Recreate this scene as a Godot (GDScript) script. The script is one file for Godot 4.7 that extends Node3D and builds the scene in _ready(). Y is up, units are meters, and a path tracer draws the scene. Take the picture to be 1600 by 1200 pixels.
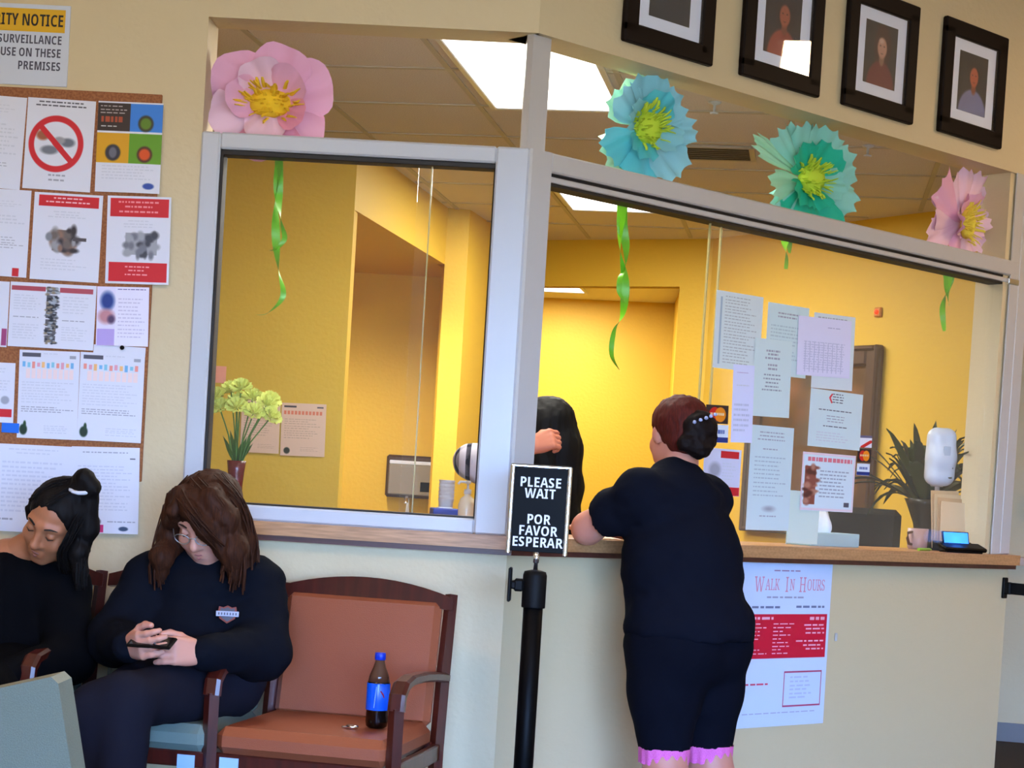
extends Node3D
# A clinic waiting room: two walls meet at a blunt corner (x = 0, z = 0), glazed reception windows in both.
# wall_left runs along x at z = 0 and faces +z; wall_right leaves the corner at 45 degrees: its own frame is
# (s along the wall, y up, w out of the wall into the waiting room).

var BX := Transform3D(Basis(Vector3.UP, PI / 4), Vector3.ZERO)
var names := {}
var rng := RandomNumberGenerator.new()
var mt := {}

# ------------------------------------------------------------------ mesh tools
class G:
	var st := SurfaceTool.new()
	var xf := Transform3D.IDENTITY
	var uvs := false
	var flip := false
	func _init() -> void:
		st.begin(Mesh.PRIMITIVE_TRIANGLES)
	func p(v: Vector3) -> void:
		st.add_vertex(xf * v)
	func tri(a: Vector3, b: Vector3, c: Vector3) -> void: # counter-clockwise seen from outside
		if flip:
			p(a); p(b); p(c)
		else:
			p(a); p(c); p(b)
	func quad(a: Vector3, b: Vector3, c: Vector3, d: Vector3) -> void:
		tri(a, b, c); tri(a, c, d)
	func otri(a: Vector3, b: Vector3, c: Vector3, o: Vector3) -> void:
		if (b - a).cross(c - a).dot((a + b + c) / 3.0 - o) >= 0.0: tri(a, b, c)
		else: tri(a, c, b)
	func box(c: Vector3, s: Vector3, bev := 0.004, b := Basis.IDENTITY) -> G:
		st.set_smooth_group(-1)
		var h := s * 0.5
		bev = minf(bev, minf(h.x, minf(h.y, h.z)) * 0.9)
		var q := func(sx: int, sy: int, sz: int, ax: int) -> Vector3:
			var v := Vector3(sx, sy, sz)
			var r := Vector3.ZERO
			for k in 3:
				r[k] = v[k] * (h[k] if k == ax else h[k] - bev)
			return c + b * r
		var S := [-1, 1]
		for ax in 3:
			for sg in S:
				var f := []
				for k in [[-1, -1], [1, -1], [1, 1], [-1, 1]]:
					var v := [0, 0, 0]
					v[ax] = sg; v[(ax + 1) % 3] = k[0]; v[(ax + 2) % 3] = k[1]
					f.append(q.call(v[0], v[1], v[2], ax))
				otri(f[0], f[1], f[2], c); otri(f[0], f[2], f[3], c)
		if bev > 0.0:
			for ax in 3:
				var a1 := (ax + 1) % 3
				var a2 := (ax + 2) % 3
				for s1 in S:
					for s2 in S:
						var v := [0, 0, 0]
						v[a1] = s1; v[a2] = s2
						v[ax] = -1
						var A: Vector3 = q.call(v[0], v[1], v[2], a1)
						var B: Vector3 = q.call(v[0], v[1], v[2], a2)
						v[ax] = 1
						var C: Vector3 = q.call(v[0], v[1], v[2], a2)
						var D: Vector3 = q.call(v[0], v[1], v[2], a1)
						otri(A, B, C, c); otri(A, C, D, c)
			for x in S:
				for y in S:
					for z in S:
						otri(q.call(x, y, z, 0), q.call(x, y, z, 1), q.call(x, y, z, 2), c)
		return self
	# box given by two opposite corners
	func span(a: Vector3, b: Vector3, bev := 0.0) -> G:
		return box((a + b) * 0.5, (b - a).abs(), bev)
	# extruded outline (any simple polygon in x, y; from z0 to z1)
	func prism(poly: PackedVector2Array, z0: float, z1: float, t := Transform3D.IDENTITY) -> G:
		st.set_smooth_group(-1)
		if Geometry2D.is_polygon_clockwise(poly):
			poly.reverse()
		flip = t.basis.determinant() < 0.0
		var n := poly.size()
		var ix := Geometry2D.triangulate_polygon(poly)
		for k in range(0, ix.size(), 3):
			var a := poly[ix[k]]; var b := poly[ix[k + 1]]; var c := poly[ix[k + 2]]
			if (b - a).cross(c - a) < 0.0:
				var m := b; b = c; c = m
			tri(t * Vector3(a.x, a.y, z1), t * Vector3(b.x, b.y, z1), t * Vector3(c.x, c.y, z1))
			tri(t * Vector3(a.x, a.y, z0), t * Vector3(c.x, c.y, z0), t * Vector3(b.x, b.y, z0))
		for k in n:
			var a := poly[k]; var b := poly[(k + 1) % n]
			quad(t * Vector3(a.x, a.y, z0), t * Vector3(b.x, b.y, z0), t * Vector3(b.x, b.y, z1), t * Vector3(a.x, a.y, z1))
		flip = false
		return self
	# swept tube with an elliptic section: rad = radii across, flat = height / width
	func tube(pts: Array, rad: Array, sides := 10, flat := 1.0, up := Vector3.UP, square := false) -> G:
		st.set_smooth_group(-1 if square else 0)
		var rings := []
		for i in pts.size():
			var d: Vector3 = (pts[mini(i + 1, pts.size() - 1)] - pts[maxi(i - 1, 0)]).normalized()
			var x := up.cross(d)
			if x.length() < 0.05:
				x = Vector3.RIGHT.cross(d)
				if x.length() < 0.05: x = Vector3.BACK.cross(d)
			x = x.normalized()
			var y := d.cross(x)
			var r: float = rad[mini(i, rad.size() - 1)]
			var ring := []
			for k in sides:
				var a := TAU * k / sides
				var ca := cos(a); var sa := sin(a)
				if square:
					var m := maxf(absf(ca), absf(sa))
					ca /= m; sa /= m
				ring.append(pts[i] + x * ca * r + y * sa * r * flat)
			rings.append(ring)
		for i in rings.size() - 1:
			for k in sides:
				var k2 := (k + 1) % sides
				quad(rings[i][k], rings[i][k2], rings[i + 1][k2], rings[i + 1][k])
		st.set_smooth_group(-1)
		for k in sides:
			var k2 := (k + 1) % sides
			tri(pts[0], rings[0][k2], rings[0][k])
			tri(pts[-1], rings[-1][k], rings[-1][k2])
		return self
	# turned profile [radius, height] around y at c
	func lathe(prof: Array, c := Vector3.ZERO, sides := 20, t := Basis.IDENTITY) -> G:
		for i in prof.size() - 1:
			st.set_smooth_group(0)
			for k in sides:
				var a := TAU * k / sides
				var b := TAU * (k + 1) / sides
				var q := func(j: int, w: float) -> Vector3:
					return c + t * Vector3(cos(w) * prof[j][0], prof[j][1], -sin(w) * prof[j][0])
				var A: Vector3 = q.call(i, a); var B: Vector3 = q.call(i, b)
				var C: Vector3 = q.call(i + 1, b); var D: Vector3 = q.call(i + 1, a)
				if prof[i][0] > 0.0: tri(A, B, C)
				if prof[i + 1][0] > 0.0: tri(A, C, D)
		return self
	# sheet from a function of u, v in 0..1 (both sides, thickness th along the local normal guess)
	func sheet(fn: Callable, nu: int, nv: int, th := 0.0008, dirn := Vector3.BACK) -> G:
		st.set_smooth_group(0)
		var gd := []
		for i in nu + 1:
			var row := []
			for j in nv + 1:
				row.append(fn.call(float(i) / nu, float(j) / nv))
			gd.append(row)
		var o := dirn * th
		for i in nu:
			for j in nv:
				var a: Vector3 = gd[i][j]; var b: Vector3 = gd[i + 1][j]; var c: Vector3 = gd[i + 1][j + 1]; var d: Vector3 = gd[i][j + 1]
				if uvs:
					var q := [Vector2(float(i) / nu, 1.0 - float(j) / nv), Vector2(float(i + 1) / nu, 1.0 - float(j) / nv), Vector2(float(i + 1) / nu, 1.0 - float(j + 1) / nv), Vector2(float(i) / nu, 1.0 - float(j + 1) / nv)]
					var v := [a, b, c, d]
					for k in [0, 2, 1, 0, 3, 2]:
						st.set_uv(q[k]); p(v[k] + o)
					for k in [0, 1, 2, 0, 2, 3]:
						st.set_uv(Vector2(0.01, 0.01)); p(v[k])
				else:
					quad(a + o, b + o, c + o, d + o)
					quad(d, c, b, a)
		return self
	func mesh() -> ArrayMesh:
		st.generate_normals()
		return st.commit()

# ------------------------------------------------------------------ bodies: blended tapered bones, meshed as surface nets
class Acc:
	var v := PackedVector3Array()
	var n := PackedVector3Array()
	var ix := PackedInt32Array()
	func mesh() -> ArrayMesh:
		var a := []
		a.resize(Mesh.ARRAY_MAX)
		a[Mesh.ARRAY_VERTEX] = v
		a[Mesh.ARRAY_NORMAL] = n
		a[Mesh.ARRAY_INDEX] = ix
		var m := ArrayMesh.new()
		m.add_surface_from_arrays(Mesh.PRIMITIVE_TRIANGLES, a)
		return m

class Sdf:
	var cell := 0.012
	var xf := Transform3D.IDENTITY
	var prims := []
	var cuts := []
	var amp := 0.0
	var nfreq := Vector3(9, 9, 9)
	var nbasis := Basis.IDENTITY
	var nz := FastNoiseLite.new()
	func _init(c: float) -> void:
		cell = c
		nz.noise_type = FastNoiseLite.TYPE_SIMPLEX_SMOOTH
		nz.frequency = 1.0
		nz.seed = 7
		nz.fractal_octaves = 2
	func cap(a: Vector3, b: Vector3, ra: float, rb: float, k := 0.02, ax := Vector3.ZERO, sq := 1.0, neg := false) -> Sdf:
		prims.append([0, xf * a, xf * b, ra, rb, k, xf.basis * ax, 1.0 / sq - 1.0, neg])
		return self
	func chain(pts: Array, rad: Array, k := 0.02, ax := Vector3.ZERO, sq := 1.0) -> Sdf:
		for i in pts.size() - 1:
			cap(pts[i], pts[i + 1], rad[i], rad[i + 1], k, ax, sq)
		return self
	func ell(c: Vector3, r: Vector3, k := 0.02, neg := false, b := Basis.IDENTITY) -> Sdf:
		prims.append([1, xf * c, r, (xf.basis * b).orthonormalized(), 0.0, k, Vector3.ZERO, 0.0, neg])
		return self
	# keep only what lies behind the plane through pt
	func cut(pt: Vector3, nr: Vector3) -> Sdf:
		cuts.append([xf * pt, (xf.basis * nr).normalized()])
		return self
	func reach(pr: Array) -> Array:
		if pr[0] == 0:
			var r: float = maxf(pr[3], pr[4])
			var e := Vector3.ONE * r
			var lo: Vector3 = pr[1].min(pr[2]) - e
			return [lo, pr[1].max(pr[2]) + e]
		var q: Basis = pr[3]
		var rr: Vector3 = pr[2]
		var e2 := Vector3.ZERO
		for k in 3:
			e2[k] = sqrt(pow(q.x[k] * rr.x, 2) + pow(q.y[k] * rr.y, 2) + pow(q.z[k] * rr.z, 2))
		return [pr[1] - e2, pr[1] + e2]
	func build(acc: Acc, off := Vector3.ZERO) -> void:
		var lo := Vector3.ONE * 1e9
		var hi := -lo
		for pr in prims:
			if pr[8]: continue
			var r := reach(pr)
			lo = lo.min(r[0]); hi = hi.max(r[1])
		var pad := cell * 3.0 + amp
		lo -= Vector3.ONE * pad; hi += Vector3.ONE * pad
		var nx := int((hi.x - lo.x) / cell) + 2
		var ny := int((hi.y - lo.y) / cell) + 2
		var nzc := int((hi.z - lo.z) / cell) + 2
		var f := PackedFloat32Array()
		f.resize(nx * ny * nzc)
		f.fill(1.0)
		for pr in prims:
			var rc := reach(pr)
			var k: float = pr[5]
			var m := Vector3.ONE * (maxf(k, cell * 2.0) + amp)
			var a0: Vector3 = ((rc[0] - m - lo) / cell).floor()
			var a1: Vector3 = ((rc[1] + m - lo) / cell).ceil()
			var i0 := maxi(0, int(a0.x)); var i1 := mini(nx - 1, int(a1.x))
			var j0 := maxi(0, int(a0.y)); var j1 := mini(ny - 1, int(a1.y))
			var k0 := maxi(0, int(a0.z)); var k1 := mini(nzc - 1, int(a1.z))
			var neg: bool = pr[8]
			var is_cap: bool = pr[0] == 0
			var a: Vector3 = pr[1]
			var ba := Vector3.ZERO
			var inv := 0.0
			var ra := 0.0
			var dr := 0.0
			var ax: Vector3 = pr[6]
			var sq: float = pr[7]
			var er := Vector3.ONE
			var bt := Basis.IDENTITY
			if is_cap:
				ba = pr[2] - a
				inv = 1.0 / maxf(ba.length_squared(), 1e-9)
				ra = pr[3]; dr = pr[4] - ra
			else:
				er = pr[2]
				bt = (pr[3] as Basis).transposed()
			var flat := ax != Vector3.ZERO
			for kk in range(k0, k1 + 1):
				for jj in range(j0, j1 + 1):
					var at := (kk * ny + jj) * nx
					var py := lo.y + jj * cell
					var pz := lo.z + kk * cell
					for ii in range(i0, i1 + 1):
						var d: float
						var pa := Vector3(lo.x + ii * cell, py, pz) - a
						if is_cap:
							var t := clampf(pa.dot(ba) * inv, 0.0, 1.0)
							var q := pa - ba * t
							if flat: q += ax * (q.dot(ax) * sq)
							d = q.length() - ra - dr * t
						else:
							var q := (bt * pa) / er
							var l0 := q.length()
							d = l0 * (l0 - 1.0) / maxf((q / er).length(), 1e-6)
						var c := f[at + ii]
						if neg:
							var h := maxf(k - absf(c + d), 0.0) / k
							f[at + ii] = maxf(c, -d) + h * h * k * 0.25
						else:
							var h := maxf(k - absf(c - d), 0.0) / k
							f[at + ii] = minf(c, d) - h * h * k * 0.25
		for cu in cuts:
			var cp: Vector3 = cu[0]
			var cn: Vector3 = cu[1]
			for kk in nzc:
				for jj in ny:
					var at := (kk * ny + jj) * nx
					for ii in nx:
						var c := f[at + ii]
						if c < 0.1:
							f[at + ii] = maxf(c, (Vector3(lo.x + ii * cell, lo.y + jj * cell, lo.z + kk * cell) - cp).dot(cn))
		if amp > 0.0:
			var lim0 := cell * 2.5 + amp
			for kk in nzc:
				for jj in ny:
					var at := (kk * ny + jj) * nx
					for ii in nx:
						var c := f[at + ii]
						if absf(c) < lim0:
							f[at + ii] = c + amp * nz.get_noise_3dv(nbasis * Vector3(lo.x + ii * cell, lo.y + jj * cell, lo.z + kk * cell) * nfreq)
		# one vertex in each crossed cell
		var sx := 1
		var sy := nx
		var sz := nx * ny
		var vid := PackedInt32Array()
		vid.resize(f.size())
		vid.fill(-1)
		var first := acc.v.size()
		var ed := [[0, sx], [0, sy], [0, sz], [sx, sx + sy], [sx, sx + sz], [sy, sx + sy], [sy, sy + sz], [sz, sx + sz], [sz, sy + sz], [sx + sy, sx + sy + sz], [sx + sz, sx + sy + sz], [sy + sz, sx + sy + sz]]
		var cv := {0: Vector3(0, 0, 0), sx: Vector3(1, 0, 0), sy: Vector3(0, 1, 0), sz: Vector3(0, 0, 1), sx + sy: Vector3(1, 1, 0), sx + sz: Vector3(1, 0, 1), sy + sz: Vector3(0, 1, 1), sx + sy + sz: Vector3(1, 1, 1)}
		var lim := cell * 2.2 + amp * 0.5
		for kk in nzc - 1:
			for jj in ny - 1:
				var at := (kk * ny + jj) * nx
				for ii in nx - 1:
					var o := at + ii
					var c := f[o]
					if absf(c) > lim: continue
					var s0 := c < 0.0
					if (f[o + sx] < 0.0) == s0 and (f[o + sy] < 0.0) == s0 and (f[o + sz] < 0.0) == s0 and (f[o + sx + sy] < 0.0) == s0 and (f[o + sx + sz] < 0.0) == s0 and (f[o + sy + sz] < 0.0) == s0 and (f[o + sx + sy + sz] < 0.0) == s0:
						continue
					var sum := Vector3.ZERO
					var cnt := 0
					for e in ed:
						var fa := f[o + e[0]]
						var fb := f[o + e[1]]
						if (fa < 0.0) != (fb < 0.0):
							sum += (cv[e[0]] as Vector3).lerp(cv[e[1]], fa / (fa - fb))
							cnt += 1
					vid[o] = acc.v.size()
					acc.v.append(lo + (Vector3(ii, jj, kk) + sum / cnt) * cell - off)
					acc.n.append(Vector3.ZERO)
		for kk in range(1, nzc - 1):
			for jj in range(1, ny - 1):
				var at := (kk * ny + jj) * nx
				for ii in range(1, nx - 1):
					var o := at + ii
					if vid[o] < 0: continue
					var s0 := f[o] < 0.0
					for ax in 3:
						var st: int = [sx, sy, sz][ax]
						if (f[o + st] < 0.0) == s0: continue
						var u: int = [sy, sz, sx][ax]
						var w: int = [sz, sx, sy][ax]
						var q := [vid[o - u - w], vid[o - w], vid[o], vid[o - u]]
						if q[0] < 0 or q[1] < 0 or q[3] < 0: continue
						if s0: q = [q[3], q[2], q[1], q[0]] # clockwise fronts
						for t in [[0, 1, 2], [0, 2, 3]]:
							var A: int = q[t[0]]; var B: int = q[t[1]]; var C: int = q[t[2]]
							acc.ix.append(A); acc.ix.append(B); acc.ix.append(C)
							var nn := (acc.v[C] - acc.v[A]).cross(acc.v[B] - acc.v[A])
							acc.n[A] += nn; acc.n[B] += nn; acc.n[C] += nn
		for k in range(first, acc.v.size()):
			acc.n[k] = acc.n[k].normalized()

# ------------------------------------------------------------------ naming and tagging
func numbered(n: String) -> String:
	if not names.has(n):
		names[n] = 0
		return n
	names[n] += 1
	return "%s_%03d" % [n, names[n]]

func tag(o: Node3D, label: String, category: String, group := "") -> Node3D:
	o.set_meta("label", label)
	o.set_meta("category", category)
	if group: o.set_meta("group", group)
	return o

func thing(called: String, label: String, category: String, at := Vector3.ZERO, turn := 0.0, group := "") -> Node3D:
	var o := Node3D.new()
	o.name = numbered(called)
	add_child(o, true)
	o.position = at
	o.rotation.y = turn
	return tag(o, label, category, group)

func part(called: String, g: Variant, m: Material, parent: Node3D, label := "") -> MeshInstance3D:
	var o := MeshInstance3D.new()
	o.name = called
	o.mesh = g.mesh() if not g is Mesh else g
	o.material_override = m
	o.cast_shadow = GeometryInstance3D.SHADOW_CASTING_SETTING_ON
	parent.add_child(o, true)
	if label: o.set_meta("label", label)
	return o

func solo(called: String, g: Variant, m: Material, label: String, category: String, group := "") -> MeshInstance3D:
	var o := part(numbered(called), g, m, self)
	tag(o, label, category, group)
	return o

func struct(called: String, g: Variant, m: Material, parent: Node3D = null) -> MeshInstance3D:
	var o := part(called, g, m, parent if parent else self)
	if parent == null: o.set_meta("kind", "structure")
	return o

func std(name_: String, c: Color, rough := 0.6, metal := 0.0) -> StandardMaterial3D:
	var m := StandardMaterial3D.new()
	m.resource_name = name_
	m.albedo_color = c
	m.roughness = rough
	m.metallic = metal
	mt[name_] = m
	return m

func noise_tex(freq: float, size := 256, ramp: Gradient = null, seed_ := 1, oct := 4) -> NoiseTexture2D:
	var n := FastNoiseLite.new()
	n.seed = seed_
	n.frequency = freq
	n.fractal_octaves = oct
	var t := NoiseTexture2D.new()
	t.width = size
	t.height = size
	t.seamless = true
	t.noise = n
	if ramp: t.color_ramp = ramp
	return t

func ramp(a: Color, b: Color) -> Gradient:
	var g := Gradient.new()
	g.set_color(0, a)
	g.set_color(1, b)
	return g

# triplanar colour variation and fine relief
func grain(m: StandardMaterial3D, t: Texture2D, sc: Vector3, relief: Texture2D = null, depth := 0.05, world := true) -> void:
	if t: m.albedo_texture = t
	m.uv1_triplanar = true
	m.uv1_world_triplanar = world
	m.uv1_scale = sc
	if relief:
		m.heightmap_enabled = true
		m.heightmap_texture = relief
		m.heightmap_scale = depth

# ------------------------------------------------------------------ materials
func make_materials() -> void:
	var fine := noise_tex(0.05, 256, null, 3, 3)
	var m := std("cream_wall", Color(0.82, 0.745, 0.59), 0.55)
	grain(m, null, Vector3.ONE * 2.5, fine, 0.08)
	m = std("yellow_wall", Color(0.83, 0.67, 0.17), 0.6)
	grain(m, null, Vector3.ONE * 2.5, fine, 0.08)
	m = std("ceiling_tile", Color(0.92, 0.88, 0.84), 0.95)
	grain(m, noise_tex(0.35, 256, ramp(Color(0.86, 0.84, 0.82), Color(1, 1, 1)), 5, 2), Vector3.ONE * 2.0)
	std("ceiling_bar", Color(0.72, 0.68, 0.62), 0.5)
	m = std("carpet", Color(0.30, 0.26, 0.22), 0.95)
	grain(m, noise_tex(0.3, 256, ramp(Color(0.6, 0.6, 0.6), Color(1, 1, 1)), 9, 3), Vector3.ONE * 3.0)
	std("baseboard", Color(0.47, 0.47, 0.48), 0.6)
	m = std("counter_wood", Color(1, 1, 1), 0.38)
	grain(m, noise_tex(0.012, 512, ramp(Color(0.62, 0.44, 0.27), Color(0.82, 0.61, 0.42)), 11, 5), Vector3(1.0, 12.0, 12.0))
	m = std("counter_trim", Color(1, 1, 1), 0.4)
	grain(m, noise_tex(0.012, 256, ramp(Color(0.27, 0.13, 0.09), Color(0.40, 0.22, 0.17)), 12, 4), Vector3(1.0, 12.0, 12.0))
	std("white_metal", Color(0.76, 0.77, 0.79), 0.30)
	std("grey_metal", Color(0.74, 0.72, 0.70), 0.42)
	std("dark_gasket", Color(0.10, 0.085, 0.08), 0.6)
	std("aluminium", Color(0.78, 0.80, 0.82), 0.3, 0.9)
	std("chrome", Color(0.92, 0.93, 0.95), 0.18, 1.0)
	std("black_plastic", Color(0.020, 0.019, 0.022), 0.45).metallic_specular = 0.2
	std("black_satin", Color(0.022, 0.023, 0.028), 0.6).metallic_specular = 0.3
	m = std("cork", Color(1, 1, 1), 0.95)
	grain(m, noise_tex(0.09, 256, ramp(Color(0.50, 0.30, 0.18), Color(0.68, 0.45, 0.29)), 21, 3), Vector3.ONE * 4.0)
	m = std("glass_pane", Color(0.9, 0.96, 0.95, 0.010), 0.02)
	m.transparency = BaseMaterial3D.TRANSPARENCY_ALPHA
	m.metallic_specular = 0.32
	m = std("picture_glass", Color(0.95, 0.97, 0.97, 0.01), 0.02)
	m.transparency = BaseMaterial3D.TRANSPARENCY_ALPHA
	m = std("glass_edge", Color(0.74, 0.70, 0.48, 0.6), 0.3)
	m.transparency = BaseMaterial3D.TRANSPARENCY_ALPHA
	m = std("chair_wood", Color(1, 1, 1), 0.3)
	grain(m, noise_tex(0.01, 256, ramp(Color(0.20, 0.055, 0.03), Color(0.33, 0.11, 0.065)), 31, 5), Vector3(10, 1.5, 10))
	m.clearcoat_enabled = true
	m.clearcoat = 0.5
	m.clearcoat_roughness = 0.25
	m = std("brown_leather", Color(0.58, 0.30, 0.18), 0.42)
	grain(m, null, Vector3.ONE * 9.0, noise_tex(0.12, 256, null, 33, 3), 0.06)
	m = std("teal_vinyl", Color(0.42, 0.48, 0.44), 0.5)
	grain(m, null, Vector3.ONE * 9.0, noise_tex(0.12, 256, null, 34, 3), 0.05)
	m = std("sage_vinyl", Color(0.48, 0.49, 0.41), 0.6)
	grain(m, noise_tex(0.2, 256, ramp(Color(0.85, 0.85, 0.85), Color(1, 1, 1)), 35, 3), Vector3.ONE * 5.0, noise_tex(0.2, 256, null, 36, 3), 0.05)
	std("paper_white", Color(0.80, 0.82, 0.86), 0.8)
	std("lamp_face", Color(1, 1, 1), 0.5)

func lamp_glow(name_: String, c: Color, e: float) -> StandardMaterial3D:
	var m := std(name_, c, 0.6)
	m.emission_enabled = true
	m.emission = c
	m.emission_energy_multiplier = e
	return m

# ------------------------------------------------------------------ camera, sky, daylight, exposure
func make_view() -> void:
	var cam := Camera3D.new()
	cam.name = "camera"
	cam.projection = Camera3D.PROJECTION_FRUSTUM
	cam.near = 0.05
	cam.far = 200.0
	cam.size = 2.0 * 0.05 * 600.0 / 2835.13
	cam.frustum_offset = Vector2(0.0, 0.05 * 257.144 / 2835.13)
	cam.position = Vector3(0.27597, 1.2, 5.55908)
	cam.rotation = Vector3(-0.032979, 0.046981, 0.060994)
	add_child(cam)
	cam.current = true
	var we := WorldEnvironment.new()
	we.name = "world"
	var e := Environment.new()
	e.tonemap_mode = Environment.TONE_MAPPER_LINEAR
	e.tonemap_exposure = EXPOSURE
	e.background_mode = Environment.BG_SKY
	var sk := ProceduralSkyMaterial.new()
	sk.sky_top_color = Color(0.36, 0.56, 0.95)
	sk.sky_horizon_color = Color(0.66, 0.81, 1.0)
	sk.ground_horizon_color = Color(0.52, 0.60, 0.70)
	sk.ground_bottom_color = Color(0.45, 0.47, 0.48)
	sk.sky_energy_multiplier = SKY
	sk.ground_energy_multiplier = SKY
	var s := Sky.new()
	s.sky_material = sk
	e.sky = s
	e.sdfgi_enabled = true
	e.ssao_enabled = true
	e.ssil_enabled = true
	we.environment = e
	add_child(we)

const EXPOSURE := 0.9
const SKY := 5.4
const OFFICE_LAMP := 5.0     # AreaLight energy under each office troffer
const WAIT_LAMP := 2.7

# a recessed 2 x 4 troffer in the ceiling: pan, two-part diffuser, and the light it gives
func troffer(c: Vector3, sx: float, sz: float, turn: float, glow: Material, energy: float, col: Color, label: String, group: String) -> void:
	var t := thing("ceiling_light", label, "ceiling light", c, turn, group)
	var g := G.new()
	for s in [-1, 1]:
		g.box(Vector3(s * (sx * 0.5 + 0.012), -0.004, 0), Vector3(0.024, 0.016, sz + 0.048), 0.003)
		g.box(Vector3(0, -0.004, s * (sz * 0.5 + 0.012)), Vector3(sx, 0.016, 0.024), 0.003)
	part("frame", g, mt.white_metal, t)
	part("diffuser", G.new().box(Vector3(0, -0.005, 0), Vector3(sx, 0.008, sz), 0.003), glow, t)
	var a := AreaLight3D.new()
	a.name = "lamp"
	a.area_size = Vector2(sx, sz)
	a.light_energy = energy
	a.light_color = col
	a.shadow_enabled = true
	a.area_range = 20.0
	a.rotation.x = -PI / 2
	a.position.y = -0.014
	t.add_child(a)

# ------------------------------------------------------------------ the rooms
const WY := 3.35    # waiting room ceiling
const OY := 2.70    # office ceiling
func wall_between(a: Vector2, b: Vector2, y0: float, y1: float, th := 0.1) -> G:
	# a wall slab whose visible face runs from a to b (x, z); its body lies to the right of a -> b seen from above
	var d := (b - a).normalized()
	var nrm := Vector2(d.y, -d.x) * th
	return G.new().prism(PackedVector2Array([a, b, b + nrm, a + nrm]), y0, y1, Transform3D(Basis(Vector3.RIGHT, Vector3.BACK, Vector3.UP), Vector3.ZERO))

func flat_slab(poly: Array, y0: float, y1: float) -> G:
	return G.new().prism(PackedVector2Array(poly), y0, y1, Transform3D(Basis(Vector3.RIGHT, Vector3.BACK, Vector3.UP), Vector3.ZERO))

func bnode(o: Node3D) -> Node3D:
	o.transform = BX * o.transform
	return o

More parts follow.
